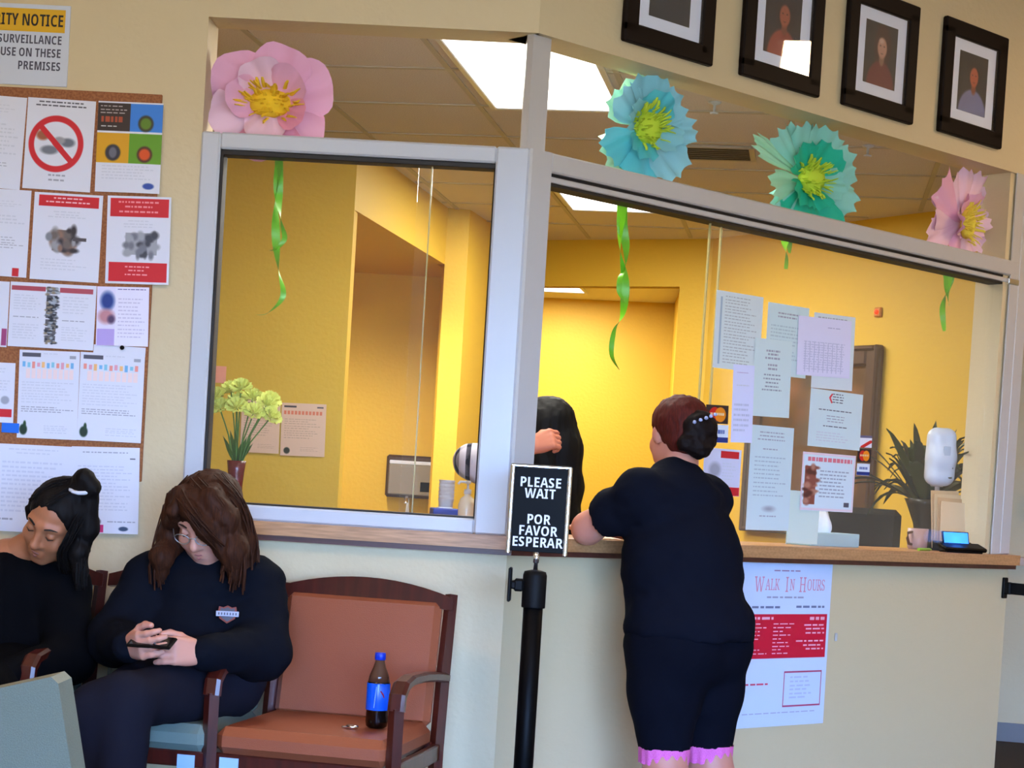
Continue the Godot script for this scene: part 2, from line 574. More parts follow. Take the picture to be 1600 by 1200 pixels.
func make_shell() -> void:
	var cream: Material = mt.cream_wall
	var yel: Material = mt.yellow_wall
	# wall_left, with the opening x -1.0 .. 0, y 1.0 .. 2.587
	var g := G.new()
	g.span(Vector3(-3.6, 0, -0.14), Vector3(-1.014, WY + 0.05, 0))
	g.span(Vector3(-1.014, 0, -0.14), Vector3(0, 1.0, 0))
	g.span(Vector3(-1.014, 2.587, -0.14), Vector3(0, WY + 0.05, 0))
	struct("wall_left", g, cream)
	# wall_right, in its own frame: low wall to s = 2.77, header running on, end pier
	g = G.new()
	g.span(Vector3(0, 0, -0.14), Vector3(2.77, 1.0, 0))
	g.span(Vector3(0, 2.587, -0.14), Vector3(6.08, WY + 0.05, 0))
	g.span(Vector3(2.605, 1.0, -0.14), Vector3(2.69, 2.587, -0.01))
	bnode(struct("wall_right", g, cream))
	# office shell
	var A0 := Vector2(-0.896, -2.511)
	var A1 := Vector2(-0.649, -4.324)
	var A2 := Vector2(-0.529, -4.349)
	var A3 := Vector2(-0.40, -5.05)
	struct("wall_office_front", wall_between(Vector2(-2.6, -2.53), A0, 0, OY), yel)
	# header over the alcove, then the pier beyond it
	g = wall_between(A0, A1, 2.395, OY)
	struct("wall_alcove_header", g, yel)
	struct("wall_alcove_pier", wall_between(A1, A2, 0, OY), yel)
	struct("wall_alcove_return", wall_between(A2, A3, 0, OY), yel)
	struct("wall_alcove_back", wall_between(Vector2(-2.6, -5.0), Vector2(-0.56, -5.0), 0, 2.5), yel)
	struct("ceiling_alcove", flat_slab([Vector2(-2.6, -2.62), Vector2(-0.93, -2.62), Vector2(-0.70, -4.35), Vector2(-0.62, -5.05), Vector2(-2.6, -5.05)], 2.40, 2.46), yel)
	# back wall with the doorway to the far room
	var W0 := Vector2(-0.42, -5.06)
	var Wd := Vector2(0.657, -5.015)
	var Wc := Vector2(0.829, -4.938)
	var Wa := Vector2(-0.40, -5.49)
	var dirw := (Wc - Wa).normalized()
	var dl := Wa + dirw * 0.10
	var dr := Wa + dirw * 1.157
	struct("wall_office_back", _join([wall_between(Wa, dl, 0, OY), wall_between(dr, Wc, 0, OY), wall_between(dl, dr, 2.425, OY)]), yel)
	# right office wall and its end
	var W2 := Vector2(2.10, -3.22)
	struct("wall_office_right", wall_between(Wc, W2, 0, OY), yel)
	# far room seen through the doorway
	struct("wall_far_back", wall_between(Vector2(-1.6, -8.80), Vector2(0.76, -8.52), 0, OY), yel)
	struct("wall_far_right", wall_between(Vector2(0.752, -8.52), Vector2(0.75, -5.12), 0, OY), yel)
	struct("wall_far_left", wall_between(Vector2(-1.6, -5.6), Vector2(-1.6, -8.8), 0, OY), yel)
	# outer closure of the building behind
	struct("wall_office_left", G.new().span(Vector3(-2.7, 0, -9.0), Vector3(-2.6, WY, -0.14)), yel)
	struct("wall_building_back", G.new().span(Vector3(-2.7, 0, -9.1), Vector3(4.4, WY, -9.0)), cream)
	# corridor beyond the end of the low wall: a far low wall with a ledge
	struct("wall_corridor", wall_between(Vector2(1.9, -4.42), Vector2(4.3, -4.127), 0, OY), cream)
	struct("wall_side_right", G.new().span(Vector3(4.3, 0, -9.1), Vector3(4.4, WY + 0.1, 7.1)), cream)
	struct("baseboard_corridor", wall_between(Vector2(1.9, -4.40), Vector2(4.3, -4.107), 0, 0.10, 0.02), mt.baseboard)
	struct("trim_1", wall_between(Vector2(1.9, -4.34), Vector2(4.3, -4.047), 0.955, 1.0, 0.08), mt.counter_wood)
	# floor and ceilings
	struct("floor", G.new().span(Vector3(-3.7, -0.1, -9.1), Vector3(4.4, 0, 7.1)), mt.carpet)
	g = flat_slab([Vector2(-2.6, -0.13), Vector2(-0.05, -0.13), Vector2(4.3, -4.44), Vector2(4.3, -9.0), Vector2(-2.6, -9.0)], OY, OY + 0.08)
	var oc := struct("ceiling_office", g, mt.ceiling_tile)
	g = G.new()
	# the thin T bars of the suspended ceiling, cut to the office outline
	var q := Basis(Vector3.UP, -0.115)
	var room := PackedVector2Array([Vector2(-2.6, -0.16), Vector2(-0.07, -0.16), Vector2(1.86, -2.09), Vector2(2.05, -3.2), Vector2(0.80, -4.9), Vector2(-0.44, -5.4), Vector2(-0.64, -4.3), Vector2(-0.88, -2.5), Vector2(-2.6, -2.5)])
	for k in range(-7, 14):
		for way in 2:
			var d := q * (Vector3(0, 0, 1) if way == 0 else Vector3(1, 0, 0))
			var e := q * (Vector3(1, 0, 0) if way == 0 else Vector3(0, 0, 1))
			var c := Vector3(-0.06, 0, -0.988) + q * Vector3(0.30, 0, 0.61) + e * k * (0.61 if way == 0 else -0.61)
			for seg in Geometry2D.intersect_polyline_with_polygon(PackedVector2Array([Vector2(c.x - d.x * 8, c.z - d.z * 8), Vector2(c.x + d.x * 8, c.z + d.z * 8)]), room):
				var m2: Vector2 = (seg[0] + seg[-1]) * 0.5
				var ln: float = (seg[-1] - seg[0]).length()
				g.box(Vector3(m2.x, OY - 0.001 - 0.0006 * way, m2.y), Vector3(0.022, 0.006, ln) if way == 0 else Vector3(ln, 0.006, 0.022), 0.0, q)
	var bars := struct("ceiling_bar", g, mt.ceiling_bar, oc)
	bars.set_meta("kind", "stuff")
	g = flat_slab([Vector2(-3.6, -0.01), Vector2(0, -0.01), Vector2(4.4, -4.41), Vector2(4.4, 7.1), Vector2(-3.7, 7.1)], WY, WY + 0.1)
	struct("ceiling_waiting", g, mt.ceiling_tile)
	# rest of the waiting room, behind the camera: shop-front glazing in the back wall
	struct("wall_side_left", G.new().span(Vector3(-3.7, 0, -0.14), Vector3(-3.6, WY + 0.1, 7.1)), cream)
	g = G.new()
	g.span(Vector3(-3.7, 0, 7.0), Vector3(BWX0, WY + 0.05, 7.1))
	g.span(Vector3(BWX1, 0, 7.0), Vector3(4.4, WY + 0.05, 7.1))
	g.span(Vector3(BWX0, BWY1, 7.0), Vector3(BWX1, WY + 0.05, 7.1))
	g.span(Vector3(BWX0, 0, 7.0), Vector3(BWX1, 0.12, 7.1))
	struct("wall_entrance", g, cream)
	g = G.new()
	var k := BWX0 + 0.03
	while k <= BWX1:
		g.span(Vector3(k - 0.03, 0.12, 7.02), Vector3(k + 0.03, BWY1, 7.08), 0.004)
		k += (BWX1 - BWX0 - 0.06) / 4.0
	var win := struct("window_1", g, mt.grey_metal)
	part("pane", G.new().span(Vector3(BWX0, 0.12, 7.048), Vector3(BWX1, BWY1, 7.052)), mt.glass_pane, win)

const BWX0 := -0.56
const BWX1 := 3.9
const BWY1 := 2.3

func _join(list: Array) -> ArrayMesh:
	var st := SurfaceTool.new()
	st.begin(Mesh.PRIMITIVE_TRIANGLES)
	for g in list:
		st.append_from(g.mesh(), 0, Transform3D.IDENTITY)
	return st.commit()

# ------------------------------------------------------------------ glazed openings, rails, counters
func make_openings() -> void:
	# ---- left: a white sliding window under an open transom
	var win := Node3D.new()
	win.name = "window_2"
	win.set_meta("kind", "structure")
	add_child(win)
	var g := G.new()
	g.span(Vector3(-1.014, 1.054, -0.07), Vector3(-0.954, 2.237, 0.012), 0.006)
	g.span(Vector3(-0.106, 1.054, -0.07), Vector3(-0.004, 2.237, 0.012), 0.006)
	g.span(Vector3(-0.955, 2.186, -0.07), Vector3(-0.105, 2.237, 0.012), 0.006)
	g.span(Vector3(-0.955, 1.054, -0.07), Vector3(-0.105, 1.101, 0.012), 0.006)
	part("window_frame", g, mt.white_metal, win)
	g = G.new()
	g.span(Vector3(-0.954, 1.101, -0.06), Vector3(-0.944, 2.186, -0.001), 0.002)
	g.span(Vector3(-0.112, 1.101, -0.06), Vector3(-0.106, 2.186, -0.02), 0.002)
	g.span(Vector3(-0.954, 2.170, -0.06), Vector3(-0.106, 2.186, -0.001), 0.002)
	g.span(Vector3(-0.954, 1.101, -0.06), Vector3(-0.106, 1.107, -0.004), 0.002)
	part("gasket", g, mt.dark_gasket, win)
	part("pane", G.new().span(Vector3(-0.945, 1.105, -0.024), Vector3(-0.30, 2.172, -0.019)), mt.glass_pane, win)
	part("pane", G.new().span(Vector3(-0.345, 1.105, -0.045), Vector3(-0.11, 2.172, -0.040)), mt.glass_pane, win)
	part("pane_edge", G.new().span(Vector3(-0.3035, 1.105, -0.0248), Vector3(-0.2995, 2.172, -0.0182)), mt.glass_edge, win)
	# ---- right: grey rail over a frameless glass counter window
	var wr := Node3D.new()
	wr.name = "window_3"
	wr.set_meta("kind", "structure")
	wr.transform = BX
	add_child(wr)
	g = G.new()
	g.span(Vector3(0.085, 2.178, -0.09), Vector3(2.69, 2.238, 0.004), 0.005)
	part("rail", g, mt.grey_metal, wr)
	g = G.new()
	g.span(Vector3(0.085, 2.150, -0.085), Vector3(2.69, 2.168, -0.006), 0.003)
	part("track", g, mt.grey_metal, wr)
	g = G.new()
	g.span(Vector3(0.085, 2.1685, -0.08), Vector3(2.69, 2.1785, -0.014), 0.0)
	g.span(Vector3(0.085, 2.140, -0.08), Vector3(2.69, 2.1505, -0.014), 0.0)
	part("gasket", g, mt.dark_gasket, wr)
	part("track_end", G.new().span(Vector3(2.62, 2.142, -0.02), Vector3(2.695, 2.168, 0.008), 0.004), mt.chrome, wr)
	part("pane", G.new().span(Vector3(0.885, 1.055, -0.056), Vector3(2.60, 2.145, -0.050)), mt.glass_pane, wr)
	part("pane", G.new().span(Vector3(0.965, 1.055, -0.076), Vector3(2.60, 2.145, -0.070)), mt.glass_pane, wr)
	part("pane_edge", G.new().span(Vector3(0.883, 1.055, -0.0565), Vector3(0.889, 2.145, -0.0495)), mt.glass_edge, wr)
	part("pane_edge", G.new().span(Vector3(0.963, 1.055, -0.0765), Vector3(0.969, 2.145, -0.0695)), mt.glass_edge, wr)
	# ---- corner post: wide below the rails, slim in the transom
	var V := func(s: float, w: float) -> Vector2:
		var v: Vector3 = BX * Vector3(s, 0, w)
		return Vector2(v.x, v.z)
	g = flat_slab([Vector2(-0.004, -0.10), Vector2(-0.004, 0.004), V.call(0.003, 0.004), V.call(0.085, 0.004), V.call(0.085, -0.09)], 1.054, 2.238)
	var post := struct("trim_2", g, mt.grey_metal)
	g = flat_slab([Vector2(-0.042, -0.10), Vector2(-0.035, -0.03), V.call(0.0, -0.022), V.call(0.075, -0.022), V.call(0.07, -0.09)], 2.237, 2.588)
	struct("post", g, mt.grey_metal, post)
	# ---- end post of the right-hand window
	g = G.new()
	g.span(Vector3(2.69, 1.054, -0.14), Vector3(2.765, 2.59, 0.006), 0.006)
	g.span(Vector3(2.635, 1.054, -0.005), Vector3(2.70, 2.59, 0.003), 0.002)
	bnode(struct("trim_3", g, mt.grey_metal))
	# ---- counters: one wooden ledge with a dark lower moulding along each wall
	var c := thing("counter_ledge", "wooden counter ledge with dark lower moulding under the white framed window", "counter ledge")
	part("ledge", flat_slab([Vector2(-1.06, -0.36), Vector2(-1.06, 0.05), Vector2(0.0207, 0.05), Vector2(-0.149, -0.36)], 1.013, 1.054), mt.counter_wood, c)
	part("moulding", flat_slab([Vector2(-1.05, 0.001), Vector2(-1.05, 0.036), Vector2(0.0149, 0.036), Vector2(0.0004, 0.001)], 0.996, 1.013), mt.counter_trim, c)
	c = thing("counter_ledge", "long wooden counter ledge the woman in black leans on, below the taped papers", "counter ledge")
	c.transform = BX
	part("ledge", flat_slab([Vector2(0.149, -0.36), Vector2(-0.0207, 0.05), Vector2(2.775, 0.05), Vector2(2.775, -0.36)], 1.013, 1.054), mt.counter_wood, c)
	part("moulding", flat_slab([Vector2(-0.0004, 0.001), Vector2(-0.0149, 0.036), Vector2(2.77, 0.036), Vector2(2.77, 0.001)], 0.996, 1.013), mt.counter_trim, c)

# ------------------------------------------------------------------ prints: flat ink on paper
func img(w: int, h: int, c := Color(0.86, 0.87, 0.91)) -> Image:
	var im := Image.create(w, h, false, Image.FORMAT_RGB8)
	im.fill(c)
	return im

func ink(im: Image, x0: float, y0: float, x1: float, y1: float, c: Color) -> void:
	var w := im.get_width(); var h := im.get_height()
	im.fill_rect(Rect2i(int(x0 * w), int(y0 * h), maxi(1, int((x1 - x0) * w)), maxi(1, int((y1 - y0) * h))), c)

# rows of small print
func rows(im: Image, x0: float, y0: float, x1: float, y1: float, n: int, c: Color, ragged := 0.35, fat := 0.42) -> void:
	var dy := (y1 - y0) / n
	for k in n:
		var end := x1 - (x1 - x0) * ragged * rng.randf()
		var x := x0
		while x < end - 0.015:
			var l := minf(0.03 + 0.06 * rng.randf(), end - x)
			ink(im, x, y0 + k * dy, x + l, y0 + k * dy + dy * fat, c)
			x += l + 0.014

func centred(im: Image, y0: float, y1: float, n: int, half: float, c: Color, fat := 0.45) -> void:
	var dy := (y1 - y0) / n
	for k in n:
		var hw := half * (0.55 + 0.45 * rng.randf())
		rows(im, 0.5 - hw, y0 + k * dy, 0.5 + hw, y0 + (k + 1) * dy, 1, c, 0.0, fat)

func blot(im: Image, x: float, y: float, rx: float, ry: float, c: Color, soft := 0.15) -> void:
	var w := im.get_width(); var h := im.get_height()
	for j in range(maxi(0, int((y - ry) * h)), mini(h, int((y + ry) * h) + 1)):
		for i in range(maxi(0, int((x - rx) * w)), mini(w, int((x + rx) * w) + 1)):
			var d := Vector2((float(i) / w - x) / rx, (float(j) / h - y) / ry).length()
			if d < 1.0:
				im.set_pixel(i, j, im.get_pixel(i, j).lerp(c, clampf((1.0 - d) / soft, 0.0, 1.0)))

func stroke(im: Image, a: Vector2, b: Vector2, wd: float, c: Color) -> void:
	var w := im.get_width(); var h := im.get_height()
	for j in h:
		for i in w:
			var q := Vector2(float(i) / w, float(j) / h)
			var t := clampf((q - a).dot(b - a) / (b - a).length_squared(), 0, 1)
			if (q - a - (b - a) * t).length() < wd: im.set_pixel(i, j, c)

func patch(im: Image, x0: float, y0: float, x1: float, y1: float, cols: Array, sz := 0.06) -> void:
	# a small picture: a mosaic of blurred blots
	ink(im, x0, y0, x1, y1, cols[0])
	for k in 26:
		blot(im, lerpf(x0, x1, rng.randf()), lerpf(y0, y1, rng.randf()), sz * (0.4 + rng.randf() * 0.6), sz * (0.3 + rng.randf() * 0.5), cols[rng.randi() % cols.size()], 0.6)

func print_mat(im: Image, rough := 0.55) -> StandardMaterial3D:
	var m := StandardMaterial3D.new()
	m.resource_name = "print"
	m.albedo_texture = ImageTexture.create_from_image(im)
	m.roughness = rough
	return m

var sheet_no := 0
# a sheet of paper on a wall: slightly bowed, its lower edge lifting; at = centre, in the frame t
func paper(called: String, label: String, category: String, t: Transform3D, at: Vector3, w: float, h: float, rot: float, im: Variant, group := "", bow := 0.004) -> MeshInstance3D:
	sheet_no += 1
	var ph := sheet_no * 1.7
	var g := G.new()
	g.uvs = true
	g.sheet(func(u: float, v: float) -> Vector3:
		var z := bow * (0.5 + 0.5 * sin(ph + u * 3.0)) * pow(1.0 - v, 2.0) + bow * 0.5 * sin(PI * u) * (1.0 - v)
		return Vector3((u - 0.5) * w, (v - 0.5) * h, z), 5, 6, 0.0005)
	var m: Material = im if im is Material else print_mat(im)
	var o := solo(called, g, m, label, category, group)
	o.transform = t * Transform3D(Basis(Vector3.BACK, deg_to_rad(rot)), at)
	return o

func words(txt: String, sz: float, bold := true, serif := false, depth := 0.0004) -> TextMesh:
	var t := TextMesh.new()
	var f := SystemFont.new()
	f.font_names = PackedStringArray(["Droid Serif" if serif else "Droid Sans"])
	f.font_weight = 700 if bold else 400
	t.font = f
	t.text = txt
	t.font_size = 32
	t.pixel_size = sz / 32.0
	t.depth = depth
	t.curve_step = 4.0
	return t

func lettering(txt: String, sz: float, at: Vector3, m: Material, parent: Node3D, bold := true, serif := false, squeeze := 1.0, align := 1) -> MeshInstance3D:
	var t := words(txt, sz, bold, serif)
	t.horizontal_alignment = [HORIZONTAL_ALIGNMENT_LEFT, HORIZONTAL_ALIGNMENT_CENTER, HORIZONTAL_ALIGNMENT_RIGHT][align]
	var o := part("lettering", t, m, parent)
	o.position = at
	o.scale = Vector3(squeeze, 1, 1)
	return o

const GREY := Color(0.62, 0.63, 0.68)
const DARK := Color(0.32, 0.32, 0.37)
const PALE := Color(0.79, 0.80, 0.85)
const RED := Color(0.80, 0.10, 0.16)

func make_board() -> void:
	var T := Transform3D.IDENTITY
	# cork board: thin cork sheet with a wooden lip along the top
	var b := thing("bulletin_board", "brown cork bulletin board covered in notices on the left wall", "bulletin board", Vector3(-1.493, 1.746, 0))
	part("cork", G.new().box(Vector3(0, 0, 0.005), Vector3(0.70, 1.19, 0.010), 0.002), mt.cork, b)
	var z := 0.0108
	var grp := "notices on the cork bulletin board"
	# security notice above the board
	var s := thing("wall_sign", "white wall sign with a yellow band and black capitals above the cork board", "sign", Vector3(-1.615, 2.474, 0))
	part("panel", G.new().box(Vector3(0, 0, 0.002), Vector3(0.345, 0.248, 0.004), 0.001), mt.paper_white, s)
	part("band", G.new().box(Vector3(0, 0.075, 0.0042), Vector3(0.315, 0.070, 0.001), 0.0), std("sign_yellow", Color(0.86, 0.66, 0.05), 0.5), s)
	var bl := std("ink_black", Color(0.10, 0.09, 0.10), 0.6)
	var dk := std("ink_slate", Color(0.27, 0.27, 0.33), 0.6)
	lettering("SECURITY NOTICE", 0.050, Vector3(0, 0.075, 0.005), bl, s, true, false, 0.72)
	lettering("VIDEO SURVEILLANCE", 0.036, Vector3(0.150, 0.016, 0.0045), dk, s, true, false, 0.78, 2)
	lettering("IN USE ON THESE", 0.036, Vector3(0.150, -0.024, 0.0045), dk, s, true, false, 0.78, 2)
	lettering("PREMISES", 0.036, Vector3(0.150, -0.064, 0.0045), dk, s, true, false, 0.80, 2)
	var im := img(96, 128)
	rows(im, 0.3, 0.1, 0.9, 0.2, 3, PALE); rows(im, 0.2, 0.3, 0.95, 0.66, 8, PALE); rows(im, 0.3, 0.72, 0.95, 0.78, 2, GREY)
	paper("notice", "white glossy notice at the board's upper left edge, left of the crossed out circle sheet", "notice", T, Vector3(-1.667, 2.171, z), 0.202, 0.283, -1.8, im, grp)
	# crossed-out circle
	im = img(160, 208)
	centred(im, 0.03, 0.11, 2, 0.42, DARK)
	blot(im, 0.45, 0.49, 0.41, 0.315, RED, 0.03)
	blot(im, 0.45, 0.49, 0.33, 0.25, Color(0.86, 0.87, 0.91), 0.04)
	blot(im, 0.25, 0.40, 0.12, 0.07, Color(0.62, 0.36, 0.25), 0.4); blot(im, 0.36, 0.56, 0.16, 0.06, Color(0.45, 0.47, 0.52), 0.4)
	blot(im, 0.62, 0.47, 0.13, 0.06, Color(0.42, 0.45, 0.50), 0.4); blot(im, 0.50, 0.45, 0.1, 0.05, Color(0.6, 0.6, 0.63), 0.4)
	stroke(im, Vector2(0.22, 0.31), Vector2(0.68, 0.67), 0.035, RED)
	centred(im, 0.83, 0.93, 2, 0.16, GREY)
	paper("notice", "white sheet with a red crossed out circle over small pictures", "notice", T, Vector3(-1.454, 2.171, z + 0.0006), 0.212, 0.279, -0.8, im, grp)
	# four colour squares
	im = img(128, 176)
	ink(im, 0, 0.02, 0.5, 0.33, Color(0.20, 0.15, 0.14)); ink(im, 0.5, 0.02, 1, 0.33, Color(0.20, 0.50, 0.85))
	ink(im, 0, 0.35, 0.5, 0.68, Color(0.85, 0.62, 0.06)); ink(im, 0.5, 0.35, 1, 0.68, Color(0.38, 0.60, 0.12))
	rows(im, 0.04, 0.05, 0.46, 0.16, 3, Color(0.7, 0.66, 0.66), 0.2); rows(im, 0.06, 0.17, 0.40, 0.24, 1, Color(0.65, 0.28, 0.16), 0.1, 0.9); rows(im, 0.06, 0.27, 0.36, 0.30, 1, Color(0.8, 0.8, 0.8))
	blot(im, 0.74, 0.23, 0.13, 0.10, Color(0.22, 0.20, 0.14), 0.2); blot(im, 0.74, 0.23, 0.10, 0.075, Color(0.36, 0.50, 0.10), 0.3)
	blot(im, 0.25, 0.56, 0.13, 0.10, Color(0.20, 0.20, 0.24), 0.2); blot(im, 0.25, 0.56, 0.07, 0.07, Color(0.40, 0.41, 0.46), 0.3)
	blot(im, 0.74, 0.57, 0.13, 0.10, Color(0.30, 0.16, 0.10), 0.2); blot(im, 0.74, 0.57, 0.10, 0.075, Color(0.85, 0.32, 0.08), 0.3)
	rows(im, 0.1, 0.71, 0.9, 0.88, 5, PALE); blot(im, 0.82, 0.92, 0.10, 0.04, Color(0.18, 0.30, 0.62), 0.3)
	paper("notice", "flyer of four coloured squares, dark, blue, yellow and green, with round emblems", "notice", T, Vector3(-1.236, 2.174, z + 0.0012), 0.202, 0.277, 0.6, im, grp)
	im = img(96, 128)
	rows(im, 0.35, 0.14, 0.9, 0.22, 3, PALE); rows(im, 0.2, 0.55, 0.95, 0.70, 5, GREY); rows(im, 0.2, 0.3, 0.95, 0.42, 3, PALE)
	ink(im, 0.8, 0.9, 0.9, 1.0, RED)
	paper("notice", "plain white notice at the left edge of the board in the second row", "notice", T, Vector3(-1.641, 1.893, z + 0.0004), 0.214, 0.268, -0.5, im, grp)
	im = img(144, 184)
	ink(im, 0.07, 0.03, 0.95, 0.16, RED); centred(im, 0.05, 0.14, 2, 0.35, Color(0.95, 0.75, 0.78))
	centred(im, 0.21, 0.30, 3, 0.3, PALE)
	patch(im, 0.30, 0.42, 0.62, 0.66, [Color(0.42, 0.38, 0.36), Color(0.2, 0.18, 0.2), Color(0.55, 0.42, 0.36), Color(0.6, 0.6, 0.62)], 0.12)
	ink(im, 0.6, 0.5, 0.8, 0.54, Color(0.3, 0.28, 0.3)); blot(im, 0.24, 0.5, 0.06, 0.06, Color(0.5, 0.52, 0.56), 0.4)
	rows(im, 0.15, 0.76, 0.85, 0.9, 4, PALE)
	paper("notice", "sheet below the crossed out circle, one red heading band over a small dark picture", "notice", T, Vector3(-1.416, 1.889, z + 0.0008), 0.214, 0.268, -0.3, im, grp)
	im = img(144, 192)
	ink(im, 0.05, 0.03, 0.97, 0.24, RED); ink(im, 0.05, 0.76, 0.97, 0.98, RED)
	centred(im, 0.06, 0.22, 3, 0.38, Color(0.93, 0.55, 0.58)); centred(im, 0.80, 0.93, 3, 0.22, Color(0.95, 0.62, 0.64))
	patch(im, 0.30, 0.42, 0.80, 0.67, [Color(0.62, 0.63, 0.66), Color(0.25, 0.26, 0.30), Color(0.45, 0.46, 0.5)], 0.10)
	centred(im, 0.28, 0.38, 3, 0.3, PALE)
	paper("notice", "white sheet with red bands above and below a grey photo, overhanging the board edge", "notice", T, Vector3(-1.192, 1.892, z + 0.0014), 0.198, 0.269, 1.3, im, grp)
	im = img(192, 144)
	ink(im, 0.02, 0.06, 0.42, 0.13, Color(0.68, 0.28, 0.34)); ink(im, 0.58, 0.06, 0.97, 0.14, Color(0.70, 0.30, 0.36))
	for k in 7: patch(im, 0.43, 0.06 + k * 0.125, 0.56, 0.17 + k * 0.125, [Color(0.35, 0.35, 0.38), Color(0.55, 0.50, 0.42), Color(0.12, 0.14, 0.18), Color(0.62, 0.66, 0.7)], 0.04)
	rows(im, 0.05, 0.2, 0.38, 0.45, 6, PALE); rows(im, 0.62, 0.2, 0.95, 0.48, 6, PALE)
	rows(im, 0.05, 0.53, 0.40, 0.57, 1, GREY); rows(im, 0.62, 0.56, 0.95, 0.6, 1, GREY); rows(im, 0.05, 0.65, 0.38, 0.9, 6, PALE); rows(im, 0.62, 0.66, 0.95, 0.9, 6, PALE)
	paper("notice", "wide two column sheet with a strip of small dark photos down its middle", "notice", T, Vector3(-1.448, 1.645, z + 0.001), 0.269, 0.199, 0.1, im, grp)
	im = img(128, 144, Color(0.88, 0.86, 0.95))
	ink(im, 0.02, 0.72, 0.36, 1.0, Color(0.70, 0.62, 0.86)); ink(im, 0.36, 0.0, 1, 1, Color(0.90, 0.89, 0.96))
	blot(im, 0.20, 0.24, 0.17, 0.2, Color(0.10, 0.22, 0.52), 0.5); blot(im, 0.18, 0.5, 0.2, 0.16, Color(0.75, 0.52, 0.55), 0.5); blot(im, 0.28, 0.55, 0.1, 0.1, Color(0.3, 0.22, 0.36), 0.6)
	rows(im, 0.4, 0.04, 0.95, 0.08, 1, Color(0.4, 0.36, 0.6)); rows(im, 0.42, 0.2, 0.95, 0.9, 11, Color(0.78, 0.76, 0.86))
	paper("flyer", "pale purple flyer with a small picture of a blue capped head at its left", "flyer", T, Vector3(-1.228, 1.656, z + 0.0006), 0.162, 0.182, 1.9, im, grp)
	paper("paper_strip", "narrow blank white paper strip showing under the purple flyer", "paper", T, Vector3(-1.232, 1.550, z), 0.162, 0.030, -0.4, img(32, 16), grp)
	for k in 2:
		im = img(144, 200)
		ink(im, 0.05, 0.03, 0.36, 0.075, DARK); ink(im, 0.84, 0.05, 0.95, 0.085, GREY); rows(im, 0.4, 0.03, 0.75, 0.06, 1, PALE)
		var cc := [Color(0.45, 0.70, 0.88), Color(0.92, 0.58, 0.54), Color(0.95, 0.74, 0.48), Color(0.52, 0.78, 0.86), Color(0.88, 0.62, 0.70)]
		for q in 11: ink(im, 0.06 + q * 0.08, 0.13 + 0.012 * (q % 2), 0.115 + q * 0.08, 0.19 + 0.008 * ((q * 7) % 3), cc[(q * 3 + k) % 5])
		for q in 9: ink(im, 0.12 + q * 0.09, 0.21, 0.19 + q * 0.09, 0.32, Color(0.94, 0.85, 0.84))
		rows(im, 0.06, 0.36, 0.95, 0.62, 8, PALE); rows(im, 0.06, 0.64, 0.95, 0.72, 3, GREY)
		blot(im, 0.10, 0.90, 0.075, 0.07, Color(0.08, 0.20, 0.14), 0.3); blot(im, 0.12, 0.84, 0.03, 0.05, Color(0.10, 0.24, 0.14), 0.4)
		rows(im, 0.45, 0.85, 0.95, 0.95, 4, PALE)
		if k == 0: paper("notice", "left one of two alike sheets with a colourful heading and green bottle mark", "notice", T, Vector3(-1.447, 1.402, z + 0.0006), 0.189, 0.272, 1.0, im, grp)
		else: paper("notice", "right one of two alike sheets with a colourful heading and green bottle mark", "notice", T, Vector3(-1.251, 1.405, z + 0.0012), 0.201, 0.272, 0.4, im, grp)
	im = img(128, 128)
	rows(im, 0.6, 0.1, 0.95, 0.2, 2, PALE); blot(im, 0.85, 0.62, 0.08, 0.08, GREY, 0.3); ink(im, 0.5, 0.78, 0.97, 0.92, RED); rows(im, 0.6, 0.3, 0.95, 0.5, 4, PALE)
	paper("notice", "white sheet with a short red bar, left of the two alike colourful headed sheets", "notice", T, Vector3(-1.651, 1.400, z), 0.194, 0.185, 0.6, im, grp)
	im = img(128, 128)
	rows(im, 0.3, 0.1, 0.9, 0.7, 8, PALE); ink(im, 0.92, 0.72, 1.0, 0.98, Color(0.62, 0.25, 0.45))
	paper("notice", "white sheet with a purple corner mark, left of the wide two column sheet", "notice", T, Vector3(-1.688, 1.642, z), 0.204, 0.202, 0.1, im, grp)
	im = img(128, 144)
	centred(im, 0.05, 0.14, 2, 0.36, PALE); rows(im, 0.1, 0.2, 0.9, 0.8, 12, Color(0.79, 0.80, 0.86)); rows(im, 0.05, 0.85, 0.3, 0.9, 1, GREY)
	paper("notice", "large pale sheet on the board's bottom edge, behind the head of the woman with bun", "notice", T, Vector3(-1.482, 1.109, z), 0.240, 0.271, 0.7, im, grp)
	im = img(128, 160)
	centred(im, 0.06, 0.1, 1, 0.34, GREY); rows(im, 0.86, 0.13, 0.98, 0.16, 1, DARK); rows(im, 0.1, 0.22, 0.9, 0.76, 14, Color(0.78, 0.79, 0.85))
	ink(im, 0.18, 0.90, 0.50, 0.99, Color(0.75, 0.14, 0.42)); blot(im, 0.34, 0.86, 0.12, 0.06, Color(0.08, 0.06, 0.10), 0.3); rows(im, 0.55, 0.86, 0.98, 0.90, 1, GREY, 0.0); blot(im, 0.78, 0.94, 0.08, 0.03, Color(0.2, 0.28, 0.40), 0.3)
	paper("notice", "pale sheet at the board's bottom right with a pink and black corner mark", "notice", T, Vector3(-1.254, 1.118, z + 0.0006), 0.213, 0.267, 2.0, im, grp)
	solo("tape_piece", G.new().box(Vector3(-1.500 - 0.06, 1.293, z + 0.003), Vector3(0.055, 0.03, 0.0012), 0.0005), std("blue_tape", Color(0.05, 0.42, 0.85), 0.5), "bright blue tape piece at the left side of the board, under the red barred sheet", "tape")
	var pin := thing("push_pin", "dark push pin below the purple flyer", "push pin", Vector3(-1.222, 1.560, z + 0.0008))
